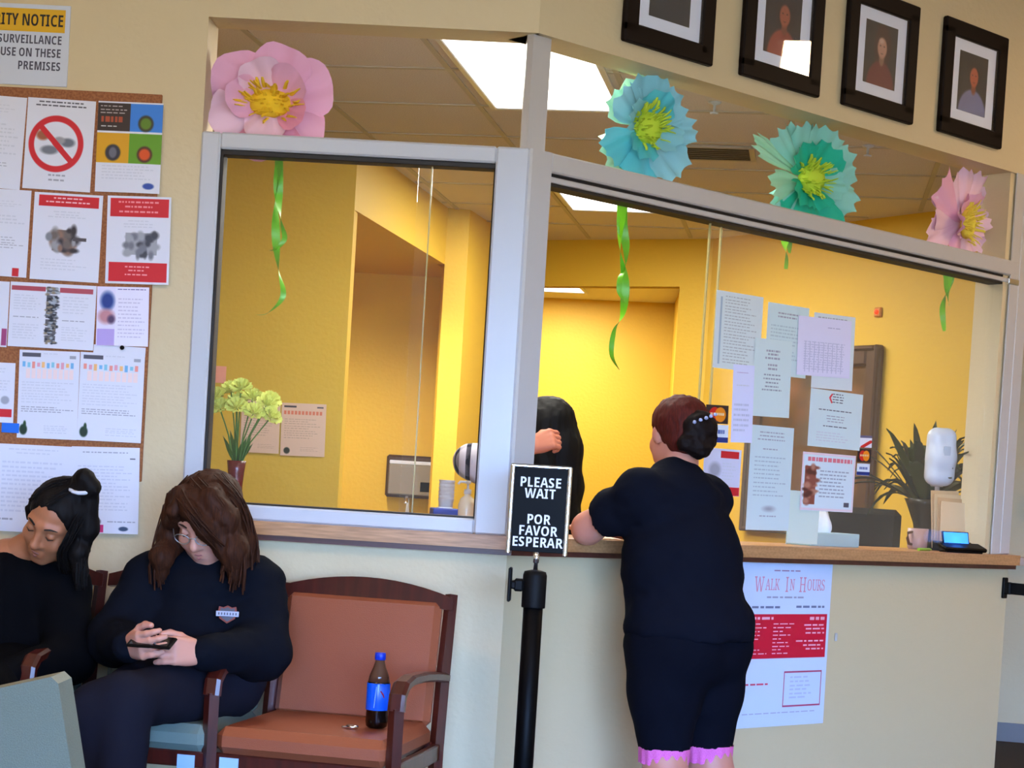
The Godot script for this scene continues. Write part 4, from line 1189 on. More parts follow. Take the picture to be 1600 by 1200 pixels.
# ------------------------------------------------------------------ bottle, foil, stanchion, belt
func make_small() -> void:
	var b := thing("soda_bottle", "dark soda bottle with a bright blue label and blue cap on the brown leather seat", "bottle", Vector3(-0.315, 0.503, 0.48))
	var cola := std("cola", Color(0.035, 0.015, 0.012), 0.08)
	part("body", G.new().lathe([[0.0, 0.0], [0.022, 0.0], [0.030, 0.006], [0.032, 0.02], [0.031, 0.05], [0.032, 0.055], [0.032, 0.125], [0.031, 0.132], [0.0, 0.134]], Vector3.ZERO, 28), cola, b)
	part("neck", G.new().lathe([[0.0, 0.131], [0.0312, 0.131], [0.027, 0.150], [0.018, 0.172], [0.0135, 0.188], [0.013, 0.196], [0.0, 0.196]], Vector3.ZERO, 28), std("bottle_clear", Color(0.34, 0.22, 0.16), 0.06), b)
	part("label", G.new().lathe([[0.0325, 0.052], [0.0332, 0.054], [0.0334, 0.090], [0.0332, 0.126], [0.0325, 0.128]], Vector3.ZERO, 28), std("label_blue", Color(0.04, 0.36, 0.90), 0.25), b)
	part("label_mark", G.new().tube([Vector3(0.010, 0.108, 0.0322), Vector3(0.016, 0.100, 0.0300), Vector3(0.02, 0.09, 0.0275)], [0.004, 0.006, 0.003], 8, 0.3), std("mark_red", Color(0.75, 0.14, 0.2), 0.4), b)
	part("label_mark", G.new().tube([Vector3(-0.006, 0.060, 0.0330), Vector3(-0.004, 0.09, 0.0333), Vector3(-0.002, 0.12, 0.0330)], [0.003, 0.005, 0.003], 8, 0.3), std("mark_pale", Color(0.62, 0.82, 0.95), 0.3), b)
	part("cap", G.new().lathe([[0.0, 0.193], [0.0155, 0.193], [0.0158, 0.205], [0.0148, 0.213], [0.0, 0.214]], Vector3.ZERO, 24), std("cap_blue", Color(0.02, 0.20, 0.72), 0.4), b)
	var g := G.new()
	g.lathe([[0.0, 0.0], [0.016, 0.001], [0.019, 0.006], [0.017, 0.010], [0.012, 0.008], [0.0, 0.006]], Vector3.ZERO, 11)
	g.box(Vector3(-0.020, 0.004, 0.004), Vector3(0.018, 0.006, 0.012), 0.002, Basis(Vector3.UP, 0.5))
	var fo := solo("foil_lid", g, mt.chrome, "small crumpled silver lid on the brown leather seat left of the bottle", "lid")
	fo.position = Vector3(-0.377, 0.503, 0.53)
	# stanchion with the PLEASE WAIT sign
	var s := thing("stanchion", "black belt stanchion topped by a silver framed PLEASE WAIT sign", "stanchion", Vector3(0.102, 0, 0.35))
	part("base", G.new().lathe([[0.0, 0.0], [0.175, 0.0], [0.175, 0.012], [0.16, 0.022], [0.06, 0.032], [0.036, 0.05], [0.0, 0.05]], Vector3.ZERO, 36), mt.black_satin, s)
	part("pole", G.new().lathe([[0.0, 0.04], [0.0285, 0.04], [0.0285, 0.90], [0.0, 0.90]], Vector3.ZERO, 28), mt.black_plastic, s)
	part("head", G.new().lathe([[0.0, 0.862], [0.034, 0.862], [0.0345, 0.866], [0.0345, 0.955], [0.031, 0.966], [0.012, 0.971], [0.0, 0.971]], Vector3.ZERO, 28), mt.black_satin, s)
	g = G.new()
	g.box(Vector3(-0.045, 0.925, 0), Vector3(0.03, 0.036, 0.045), 0.006)
	g.box(Vector3(-0.060, 0.925, 0), Vector3(0.018, 0.024, 0.05), 0.005)
	g.box(Vector3(-0.071, 0.925, 0), Vector3(0.010, 0.098, 0.055), 0.003)
	part("belt_clip", g, mt.black_satin, s)
	part("stem", G.new().lathe([[0.0, 0.965], [0.007, 0.965], [0.006, 0.99], [0.009, 0.992], [0.009, 1.022], [0.0, 1.022]], Vector3.ZERO, 14), mt.chrome, s)
	g = G.new()
	g.tube([Vector3(-0.082, 1.016, 0), Vector3(-0.082, 1.268, 0)], [0.0075], 12)
	g.tube([Vector3(0.082, 1.016, 0), Vector3(0.082, 1.268, 0)], [0.0075], 12)
	g.box(Vector3(0, 1.2675, 0), Vector3(0.178, 0.011, 0.013), 0.004)
	part("sign_frame", g, mt.chrome, s)
	part("sign_panel", G.new().box(Vector3(0, 1.143, 0), Vector3(0.152, 0.242, 0.006), 0.001), mt.black_plastic, s)
	var wh := std("ink_white", Color(0.90, 0.91, 0.97), 0.5)
	var y := [1.222, 1.190, 1.116, 1.083, 1.050]
	var tx := ["PLEASE", "WAIT", "POR", "FAVOR", "ESPERAR"]
	for k in 5:
		var o := lettering(tx[k], 0.0385, Vector3(0, y[k], 0.0032), wh, s, true, false, 0.92)
		o.name = "lettering"
	# belt clip on the end of the low wall and the belt running out to the right
	var w := thing("belt_barrier", "black retractable belt clipped to the far end of the low wall", "belt")
	w.transform = BX
	g = G.new()
	g.box(Vector3(2.745, 0.918, 0.006), Vector3(0.030, 0.085, 0.012), 0.003)
	g.box(Vector3(2.745, 0.918, 0.022), Vector3(0.022, 0.05, 0.03), 0.005)
	part("wall_clip", g, mt.black_satin, w)
	part("belt", G.new().tube([Vector3(2.745, 0.918, 0.03), Vector3(2.76, 0.915, 0.30), Vector3(2.80, 0.905, 0.8), Vector3(2.85, 0.900, 1.4)], [0.0012, 0.0012], 4, 20.0, Vector3.UP, true), mt.black_satin, w)
	var h := solo("wall_hook", G.new().box(Vector3(0, 0, 0.004), Vector3(0.014, 0.03, 0.008), 0.003), mt.grey_metal, "small grey metal catch on the low wall right of the red and white poster", "catch")
	h.transform = BX * Transform3D(Basis.IDENTITY, Vector3(1.655, 0.727, 0.0))

# ------------------------------------------------------------------ inside the office
func make_lamps() -> void:
	var cool := lamp_glow("lamp_office", Color(1.0, 0.98, 0.94), 3.0)
	var oc := Color(1.0, 0.99, 0.95)
	var grp := "recessed office ceiling lights"
	troffer(Vector3(-0.06, OY, -0.988), 0.484, 1.22, -0.116, cool, OFFICE_LAMP, oc, "largest bright ceiling light, seen through the transom on both sides of the corner post", grp)
	troffer(Vector3(0.207, OY, -3.46), 0.484, 1.22, -0.116, cool, OFFICE_LAMP * 1.5, oc, "bright ceiling light seen just under the grey rail of the right window", grp)
	troffer(Vector3(-0.25, OY, -7.49), 0.484, 1.22, -0.116, cool, OFFICE_LAMP * 1.5, oc, "small bright ceiling light of the far room, seen through the doorway", grp)
	# small downlight in the alcove ceiling
	var dl := thing("downlight", "small round downlight in the alcove ceiling behind the left window", "ceiling light", Vector3(-1.12, 2.40, -3.55))
	part("ring", G.new().lathe([[0.030, -0.006], [0.042, -0.004], [0.044, 0.0], [0.030, 0.0]], Vector3.ZERO, 24), mt.white_metal, dl)
	part("bulb", G.new().lathe([[0.0, -0.004], [0.020, -0.004], [0.030, -0.001], [0.0, 0.0]], Vector3.ZERO, 20), lamp_glow("lamp_alcove", Color(1.0, 0.96, 0.88), 4.0), dl)
	var sp := SpotLight3D.new()
	sp.name = "lamp"
	sp.light_color = Color(1.0, 0.96, 0.88)
	sp.light_energy = 5.0
	sp.light_size = 0.03
	sp.spot_angle = 80.0
	sp.spot_angle_attenuation = 0.6
	sp.spot_range = 12.0
	sp.spot_attenuation = 2.0
	sp.shadow_enabled = true
	sp.rotation.x = -PI / 2
	sp.position.y = -0.012
	dl.add_child(sp)
	var warm := lamp_glow("lamp_waiting", Color(1.0, 0.93, 0.85), 9.0)
	for q in [[-1.6, 2.6], [1.2, 3.2]]:
		troffer(Vector3(q[0], WY, q[1]), 1.2, 0.5, 0.0, warm, WAIT_LAMP, Color(1.0, 0.82, 0.60), "waiting room ceiling light behind the viewer, on the %s" % ("left" if q[0] < 0 else "right"), "waiting room ceiling lights")
	troffer(Vector3(3.44, WY, -1.12), 1.0, 0.25, 0.06, warm, WAIT_LAMP, Color(1.0, 0.82, 0.60), "waiting room ceiling light mirrored in the glass of a portrait", "waiting room ceiling lights")

func carnation(g: G, c: Vector3, r: float, dirn: Vector3, sd: float) -> void:
	var q := Basis(Quaternion(Vector3.UP, dirn.normalized()))
	for ring in 3:
		var n: int = [9, 7, 5][ring]
		for k in n:
			var a := TAU * k / n + ring * 0.4 + sd
			var out: float = [1.0, 0.72, 0.4][ring]
			var h: float = [0.0, 0.35, 0.55][ring] * r
			g.sheet(func(u: float, v: float) -> Vector3:
				var b := a + (v - 0.5) * 1.0 * u
				var rr := r * out * u * (1.0 - 0.12 * absf(sin(v * 9.4)))
				return c + q * Vector3(cos(b) * rr, h * u + 0.25 * r * u * u + 0.08 * r * u * sin(v * 12.0 + sd + k), sin(b) * rr), 3, 6, 0.0004, dirn.normalized())

func _shell() -> ArrayMesh:
	var acc := Acc.new()
	var s := Sdf.new(0.005)
	for x in [-0.022, 0.022]:
		s.cap(Vector3(x, -0.075, 0), Vector3(x, 0.082, 0), 0.042, 0.040, 0.02)
	s.cap(Vector3(-0.015, 0.0, 0.018), Vector3(0.015, 0.0, 0.018), 0.040, 0.040, 0.03)
	s.build(acc)
	return acc.mesh()

func make_office() -> void:
	# ---- vase of carnations on the left counter
	var v := thing("flower_vase", "tall dark red vase of pale yellow green carnations behind the left window", "vase", Vector3(-0.902, 1.054, -0.25))
	part("vase", G.new().lathe([[0.0, 0.0], [0.032, 0.0], [0.034, 0.01], [0.024, 0.05], [0.023, 0.10], [0.027, 0.15], [0.031, 0.182], [0.028, 0.182], [0.023, 0.15], [0.0, 0.14]], Vector3.ZERO, 24), std("vase_red", Color(0.36, 0.05, 0.03), 0.25), v)
	var stem := std("stem_green", Color(0.30, 0.46, 0.16), 0.6)
	var pet := tissue("carnation", Color(0.88, 0.90, 0.44))
	var hd := [[-0.075, 0.40, 0.02], [-0.035, 0.425, -0.02], [0.005, 0.432, 0.02], [0.035, 0.405, -0.03], [0.085, 0.385, 0.0], [0.105, 0.345, 0.02], [-0.055, 0.365, 0.04], [0.0, 0.37, 0.05], [0.055, 0.355, 0.045], [0.09, 0.40, -0.04], [-0.02, 0.39, -0.05]]
	for k in hd.size():
		var e := Vector3(hd[k][0], hd[k][1] - 0.02, hd[k][2])
		var b := Vector3(hd[k][0] * 0.12, 0.16, hd[k][2] * 0.12)
		part("stem", G.new().tube([b, b.lerp(e, 0.5) - Vector3(hd[k][0] * 0.15, 0, 0), e], [0.0022], 6), stem, v)
		var g := G.new()
		carnation(g, e, 0.040, Vector3(hd[k][0] * 2.5, 0.45, hd[k][2] * 2.0 + 0.25), k * 1.3)
		part("blossom", g, pet, v)
	var lf := std("leaf_green", Color(0.26, 0.40, 0.14), 0.6)
	for k in 8:
		var a := k * 0.8
		var d := Vector3(cos(a) * 0.05, 0.10 + 0.02 * (k % 3), sin(a) * 0.04)
		var g := G.new()
		g.sheet(func(u: float, w: float) -> Vector3: return Vector3(0, 0.16, 0) + d * u + Vector3((w - 0.5) * 0.018 * sin(PI * u), -0.02 * u * u, (w - 0.5) * 0.01), 5, 2, 0.0004)
		part("leaf", g, lf, v)
	# ---- notices on the front office wall
	for k in 2:
		var im := img(112, 144, Color(0.86, 0.72, 0.60))
		ink(im, 0.06, 0.05, 0.34, 0.09, Color(0.2, 0.18, 0.2)); ink(im, 0.8, 0.06, 0.95, 0.09, Color(0.3, 0.28, 0.3))
		for q in 11: ink(im, 0.06 + q * 0.08, 0.15, 0.12 + q * 0.08, 0.22, Color(0.84, 0.45, 0.32))
		rows(im, 0.08, 0.3, 0.9, 0.7, 9, Color(0.72, 0.60, 0.50)); blot(im, 0.14, 0.9, 0.08, 0.07, Color(0.12, 0.16, 0.10), 0.3); rows(im, 0.45, 0.84, 0.92, 0.93, 3, Color(0.7, 0.58, 0.48))
		paper("notice", ["left of two notices taped to the yellow wall inside, partly behind the carnations", "right of two notices taped to the yellow wall inside, with an orange heading line"][k], "notice", Transform3D(Basis.IDENTITY, Vector3.ZERO), Vector3([-1.262, -1.068][k], [1.408, 1.405][k], -2.508), [0.175, 0.20][k], 0.235, 1.0, im, "notices on the yellow office wall", 0.002)
	paper("sticky_note", "small pink note on the yellow wall beside the left window frame", "note", Transform3D.IDENTITY, Vector3(-1.455, 1.63, -2.511), 0.05, 0.075, 0.0, img(16, 16, Color(0.92, 0.62, 0.52)), "", 0.002)
	# ---- paper towel dispenser, sink, in the alcove
	var d := thing("towel_dispenser", "brown and grey paper towel dispenser in the alcove behind the left window", "dispenser", Vector3(-0.822, 1.232, -5.0))
	part("case", G.new().box(Vector3(0, 0, 0.05), Vector3(0.30, 0.245, 0.10), 0.012), std("dispenser_brown", Color(0.22, 0.14, 0.09), 0.4), d)
	part("cover", G.new().box(Vector3(0.0, -0.018, 0.104), Vector3(0.265, 0.175, 0.012), 0.006), std("dispenser_grey", Color(0.50, 0.47, 0.42), 0.4), d)
	part("towel", G.new().box(Vector3(0.0, 0.080, 0.103), Vector3(0.262, 0.022, 0.014), 0.004), mt.paper_white, d)
	part("lock_plate", G.new().box(Vector3(0.085, -0.055, 0.112), Vector3(0.06, 0.055, 0.004), 0.002), mt.black_satin, d)
	var sk := thing("sink", "white wall sink under the paper towel dispenser", "sink", Vector3(-0.84, 0.84, -5.0))
	var G1 := G.new()
	G1.lathe([[0.0, 0.0], [0.10, 0.0], [0.17, 0.06], [0.20, 0.15], [0.205, 0.17], [0.18, 0.17], [0.15, 0.08], [0.0, 0.05]], Vector3(0, 0, 0.205), 24)
	G1.box(Vector3(0, 0.13, 0.02), Vector3(0.40, 0.10, 0.04), 0.01)
	part("basin", G1, mt.white_metal, sk)
	part("tap", G.new().tube([Vector3(0, 0.17, 0.04), Vector3(0, 0.27, 0.05), Vector3(0, 0.27, 0.13), Vector3(0, 0.24, 0.14)], [0.012], 10), mt.chrome, sk)
	# ---- things on the left counter by the corner
	var p := thing("pump_bottle", "clear white pump bottle behind the right side of the left window", "bottle", Vector3(-0.148, 1.054, -0.22))
	part("body", G.new().lathe([[0.0, 0.0], [0.026, 0.0], [0.028, 0.006], [0.028, 0.085], [0.022, 0.105], [0.010, 0.115], [0.010, 0.122], [0.0, 0.122]], Vector3.ZERO, 24), std("bottle_white", Color(0.86, 0.80, 0.68), 0.2), p)
	part("pump", G.new().lathe([[0.0, 0.12], [0.012, 0.12], [0.012, 0.134], [0.004, 0.136], [0.004, 0.152], [0.009, 0.153], [0.009, 0.162], [0.0, 0.163]], Vector3.ZERO, 16), mt.white_metal, p)
	part("nozzle", G.new().tube([Vector3(0, 0.158, 0), Vector3(-0.025, 0.158, 0.006), Vector3(-0.031, 0.150, 0.008)], [0.004], 8), mt.white_metal, p)
	var bx := thing("glove_box", "blue cardboard box lying left of the pump bottle", "box", Vector3(-0.222, 1.054, -0.26), 0.2)
	part("carton", G.new().box(Vector3(0, 0.035, 0), Vector3(0.085, 0.07, 0.11), 0.003), std("carton_blue", Color(0.12, 0.20, 0.55), 0.6), bx)
	part("opening", G.new().box(Vector3(0, 0.071, 0), Vector3(0.045, 0.004, 0.06), 0.002), mt.paper_white, bx)
	var cu := thing("paper_cup_stack", "upright stack of pale paper cups behind the blue box", "cups", Vector3(-0.225, 1.054, -0.33))
	var pr := []
	for k in 6: pr.append_array([[0.024, 0.09 + k * 0.012], [0.0265, 0.098 + k * 0.012], [0.0265, 0.101 + k * 0.012]])
	part("cup", G.new().lathe([[0.0, 0.0], [0.019, 0.0], [0.024, 0.09]] + pr + [[0.0, 0.15]], Vector3.ZERO, 20), std("cup_pale", Color(0.72, 0.70, 0.68), 0.6), cu)
	# ---- right counter: tissue box, chair back, plant, dispenser, envelope stand, lit pad, mug
	var tb := thing("tissue_box", "pale blue tissue box with a white tissue sticking up behind the glass", "tissue box", Vector3.ZERO)
	tb.transform = BX * Transform3D(Basis.IDENTITY, Vector3(1.80, 1.054, -0.20))
	part("carton", G.new().box(Vector3(0, 0.026, 0), Vector3(0.30, 0.052, 0.12), 0.003), std("carton_pale", Color(0.62, 0.76, 0.80), 0.6), tb)
	var tg := G.new()
	tg.sheet(func(u: float, w: float) -> Vector3:
		var a := (u - 0.5) * 5.5
		var r := 0.045 * (1.0 - w * 0.75) * (1.0 + 0.25 * sin(u * 17.0)) * (0.6 + 0.8 * w * (1.0 - w) * 2.0)
		return Vector3(sin(a) * r, 0.05 + 0.095 * w + 0.012 * sin(u * 9.0) * w, cos(a) * r), 22, 6, 0.0006)
	part("tissue", tg, mt.paper_white, tb)
	var oc := thing("office_chair", "black office chair back behind the right counter", "chair", Vector3(1.435, 0, -2.71), -0.3)
	part("backrest", G.new().box(Vector3(0, 0.98, 0), Vector3(0.40, 0.46, 0.06), 0.03), mt.black_satin, oc)
	part("seat", G.new().box(Vector3(0, 0.50, -0.22), Vector3(0.44, 0.08, 0.42), 0.03), mt.black_satin, oc)
	part("stem", G.new().tube([Vector3(0, 0.85, 0.03), Vector3(0, 0.45, 0.03), Vector3(0, 0.44, -0.2), Vector3(0, 0.08, -0.22)], [0.022], 10), mt.black_plastic, oc)
	for k in 5:
		var a := TAU * k / 5.0
		part("foot", G.new().tube([Vector3(0, 0.09, -0.22), Vector3(cos(a) * 0.28, 0.05, -0.22 + sin(a) * 0.28), Vector3(cos(a) * 0.29, 0.0, -0.22 + sin(a) * 0.29)], [0.018, 0.015, 0.02], 8), mt.black_plastic, oc)
	var pl := thing("potted_plant", "leafy dark green plant in a black flared pot at the right end of the counter", "plant", Vector3.ZERO)
	pl.transform = BX * Transform3D(Basis.IDENTITY, Vector3(2.76, 1.0, -0.42))
	part("pot", G.new().lathe([[0.0, 0.054], [0.055, 0.054], [0.05, 0.07], [0.035, 0.10], [0.045, 0.16], [0.075, 0.235], [0.088, 0.262], [0.08, 0.262], [0.0, 0.24]], Vector3.ZERO, 24), std("pot_black", Color(0.03, 0.02, 0.02), 0.3), pl)
	var leafm := [std("leaf_dark", Color(0.07, 0.14, 0.05), 0.5), std("leaf_mid", Color(0.12, 0.21, 0.06), 0.5), std("leaf_light", Color(0.20, 0.28, 0.10), 0.5)]
	for k in 96:
		var a := rng.randf() * TAU
		var L := 0.22 + 0.26 * rng.randf()
		var up := 0.45 + 1.35 * rng.randf()
		var d2 := Vector3(cos(a) * (1.1 - up * 0.45), up, sin(a) * (1.1 - up * 0.45)).normalized() * L
		var side := Vector3(-sin(a), 0.2 * (rng.randf() - 0.5), cos(a))
		var wdt := 0.018 + 0.016 * rng.randf()
		var b := Vector3(cos(a) * 0.03, 0.24, sin(a) * 0.03)
		var sag := 0.05 + 0.16 * rng.randf()
		var g := G.new()
		g.sheet(func(u: float, w: float) -> Vector3: return b + d2 * u - Vector3(0, sag * u * u * u, 0) + side * ((w - 0.5) * 2.0 * wdt * pow(sin(PI * (0.05 + 0.95 * u)), 0.8)) + Vector3(0, 0.012 * absf(w - 0.5), 0), 7, 2, 0.0006, Vector3.UP)
		part("leaf", g, leafm[k % 3], pl)
	part("leaf", G.new().sheet(func(u: float, w: float) -> Vector3: return Vector3(-0.02, 0.24, 0) + Vector3(-0.32, 0.20, 0.08) * u + Vector3(0, (w - 0.5) * 0.03 * sin(PI * u), 0), 7, 2, 0.0006), leafm[0], pl)
	var sd := thing("sanitizer_dispenser", "white rounded hand sanitizer dispenser beside the end post", "dispenser", Vector3.ZERO)
	sd.transform = BX * Transform3D(Basis(Vector3.UP, -0.5), Vector3(2.575, 1.435, -0.23))
	part("shell", _shell(), std("dispenser_white", Color(0.80, 0.84, 0.90), 0.35), sd)
	part("window", G.new().box(Vector3(0, 0.02, 0.055), Vector3(0.03, 0.05, 0.008), 0.002), std("dispenser_window", Color(0.70, 0.76, 0.84), 0.2), sd)
	part("bracket", G.new().box(Vector3(0.02, -0.02, -0.055), Vector3(0.05, 0.2, 0.03), 0.004), mt.grey_metal, sd)
	part("stand_pole", G.new().tube([Vector3(0.02, -0.381, -0.05), Vector3(0.02, 0.0, -0.05)], [0.010], 10), mt.grey_metal, sd)
	var ev := thing("envelope_stand", "upright cream envelopes in a holder under the white dispenser", "envelopes", Vector3.ZERO)
	ev.transform = BX * Transform3D(Basis(Vector3.UP, -0.35), Vector3(2.555, 1.054, -0.14))
	for k in 4:
		part("envelope", G.new().box(Vector3(-0.012 + k * 0.006, 0.128 - k * 0.006, -0.03 + k * 0.013), Vector3(0.135, 0.235 - 0.018 * k, 0.004), 0.001, Basis(Vector3.RIGHT, -0.10) * Basis(Vector3.BACK, 0.03 - 0.02 * k)), std("envelope_%d" % k, [Color(0.80, 0.66, 0.48), Color(0.84, 0.72, 0.54), Color(0.78, 0.62, 0.44), Color(0.86, 0.74, 0.58)][k], 0.7), ev)
	part("holder", G.new().box(Vector3(0, 0.02, 0.0), Vector3(0.15, 0.04, 0.09), 0.004), mt.black_plastic, ev)
	var pad := thing("signature_pad", "small black signature pad with a bright blue lit screen on the right counter", "signature pad", Vector3.ZERO)
	pad.transform = BX * Transform3D(Basis(Vector3.UP, -0.35), Vector3(2.43, 1.054, 0.0))
	var tl := Basis(Vector3.RIGHT, 0.75)
	part("case", G.new().box(Vector3(0, 0.022, 0), Vector3(0.20, 0.016, 0.07), 0.005, Basis(Vector3.RIGHT, 0.30)), mt.black_plastic, pad)
	part("foot", G.new().box(Vector3(0, 0.006, -0.005), Vector3(0.17, 0.012, 0.06), 0.003), mt.black_satin, pad)
	var glow := lamp_glow("screen_blue", Color(0.22, 0.55, 1.0), 1.4)
	var sg := G.new().box(Vector3(-0.01, 0.052, -0.028), Vector3(0.115, 0.056, 0.004), 0.001, Basis(Vector3.RIGHT, -0.25))
	part("screen", sg, glow, pad)
	part("screen_frame", G.new().box(Vector3(-0.01, 0.050, -0.032), Vector3(0.128, 0.066, 0.006), 0.002, Basis(Vector3.RIGHT, -0.25)), mt.black_plastic, pad)
	var sl := OmniLight3D.new()
	sl.name = "screen_light"
	sl.light_color = Color(0.25, 0.55, 1.0)
	sl.light_energy = 0.004
	sl.light_size = 0.03
	sl.omni_range = 3.0
	sl.omni_attenuation = 2.0
	sl.shadow_enabled = true
	sl.position = Vector3(-0.01, 0.056, -0.005)
	pad.add_child(sl)
	var mg := thing("mug", "grey pink mug on the counter between the black chair and the plant", "mug", Vector3.ZERO)
	mg.transform = BX * Transform3D(Basis.IDENTITY, Vector3(2.44, 1.054, -0.22))
	part("cup", G.new().lathe([[0.0, 0.0], [0.034, 0.0], [0.040, 0.01], [0.042, 0.085], [0.038, 0.085], [0.034, 0.012], [0.0, 0.010]], Vector3.ZERO, 24), std("mug_pink", Color(0.66, 0.52, 0.50), 0.4), mg)
	part("handle", G.new().tube([Vector3(-0.040, 0.070, 0), Vector3(-0.066, 0.066, 0), Vector3(-0.070, 0.045, 0), Vector3(-0.058, 0.022, 0), Vector3(-0.040, 0.02, 0)], [0.006], 8), std("mug_brown", Color(0.24, 0.07, 0.04), 0.5), mg)
	var hl := solo("highlighter", G.new().tube([Vector3(-0.06, 0, 0), Vector3(0.045, 0, 0), Vector3(0.05, 0, 0), Vector3(0.062, 0, 0)], [0.006, 0.006, 0.0035, 0.003], 10), std("pen_lime", Color(0.55, 0.75, 0.10), 0.4), "lime green highlighter pen lying beside the signature pad", "pen")
	hl.transform = BX * Transform3D(Basis(Vector3.UP, 0.2), Vector3(2.28, 1.060, -0.07))
	# ---- large dark framed picture on the right office wall, and a small red alarm light
	var W := Transform3D(Basis(Vector3(0.595, 0, 0.804), Vector3.UP, Vector3(-0.804, 0, 0.595)), Vector3(0.829, 0, -4.938))
	var pc := thing("wall_picture", "large brown mottled picture in a dark wooden frame behind the taped papers", "picture", Vector3.ZERO)
	pc.transform = W * Transform3D(Basis.IDENTITY, Vector3(0.93, 1.545, 0.0))
	var fw := std("frame_walnut", Color(0.26, 0.14, 0.04), 0.55)
	var fg := G.new()
	for s in [-1, 1]:
		fg.box(Vector3(s * 0.445, 0, 0.022), Vector3(0.10, 0.98, 0.044), 0.012); fg.box(Vector3(s * 0.475, 0, 0.03), Vector3(0.025, 1.0, 0.06), 0.008)
		fg.box(Vector3(0, s * 0.445, 0.022), Vector3(0.80, 0.10, 0.044), 0.012); fg.box(Vector3(0, s * 0.485, 0.03), Vector3(0.93, 0.025, 0.06), 0.008)
	part("frame", fg, fw, pc)
	var im2 := img(128, 128, Color(0.30, 0.19, 0.08))
	for k in 70: blot(im2, rng.randf(), rng.randf(), 0.05 + 0.12 * rng.randf(), 0.04 + 0.09 * rng.randf(), [Color(0.40, 0.24, 0.12), Color(0.22, 0.13, 0.06), Color(0.46, 0.30, 0.20), Color(0.34, 0.22, 0.06)][k % 4], 0.9)
	var cg := G.new()
	cg.uvs = true
	cg.sheet(func(u: float, w: float) -> Vector3: return Vector3((u - 0.5) * 0.82, (w - 0.5) * 0.82, 0.012), 2, 2, 0.001)
	part("canvas", cg, print_mat(im2, 0.4), pc)
	var al := thing("alarm_light", "tiny red alarm light high on the yellow wall above the dark picture frame", "alarm light", Vector3.ZERO)
	al.transform = W * Transform3D(Basis.IDENTITY, Vector3(1.36, 2.215, 0.0))
	part("housing", G.new().box(Vector3(0, 0, 0.008), Vector3(0.05, 0.05, 0.016), 0.006), std("alarm_body", Color(0.75, 0.45, 0.10), 0.5), al)
	part("led_bulb", G.new().lathe([[0.0, 0.016], [0.012, 0.016], [0.011, 0.024], [0.006, 0.030], [0.0, 0.031]], Vector3.ZERO, 14, Basis(Vector3.RIGHT, PI / 2)), lamp_glow("led_red", Color(1.0, 0.20, 0.05), 2.0), al)
	# ---- ceiling vent and sprinkler heads
	var ve := thing("ceiling_vent", "dark slatted air vent in the office ceiling behind the pale blue flower", "vent", Vector3(0.685, OY, -2.335), -0.116)
	var vg := G.new()
	for s in [-1, 1]:
		vg.box(Vector3(s * 0.15, -0.006, 0), Vector3(0.025, 0.012, 0.30), 0.002); vg.box(Vector3(0, -0.006, s * 0.14), Vector3(0.30, 0.012, 0.025), 0.002)
	part("frame", vg, mt.ceiling_bar, ve)
	part("duct", G.new().box(Vector3(0, -0.001, 0), Vector3(0.28, 0.004, 0.26), 0.0), std("duct_brown", Color(0.22, 0.17, 0.11), 0.8), ve)
	for k in 6:
		part("slat", G.new().box(Vector3(0, -0.008, -0.105 + k * 0.042), Vector3(0.275, 0.003, 0.034), 0.001, Basis(Vector3.RIGHT, 0.6)), std("slat_brown", Color(0.58, 0.50, 0.38), 0.5), ve)
	for k in 2:
		var sp := thing("sprinkler", ["white ceiling sprinkler above the gap between the pale blue and the teal flower", "white ceiling sprinkler between the teal and the pale pink flower"][k], "sprinkler", [Vector3(0.612, OY, -1.36), Vector3(1.285, OY, -2.03)][k], 0.0, "ceiling sprinklers")
		part("head", G.new().lathe([[0.0, -0.045], [0.016, -0.044], [0.016, -0.040], [0.005, -0.036], [0.006, -0.012], [0.022, -0.006], [0.026, 0.0], [0.0, 0.0]], Vector3.ZERO, 16), mt.white_metal, sp)
	# ---- white unit beyond the end of the counter
	var un := thing("wall_unit", "white wall unit with a dark underside at the right picture edge", "wall unit", Vector3(2.585, 1.29, -4.33))
	part("case", G.new().box(Vector3(0.03, 0.015, 0.05), Vector3(0.12, 0.09, 0.08), 0.01), mt.white_metal, un)
	part("grille", G.new().box(Vector3(0.03, -0.035, 0.05), Vector3(0.11, 0.014, 0.075), 0.004), mt.black_satin, un)

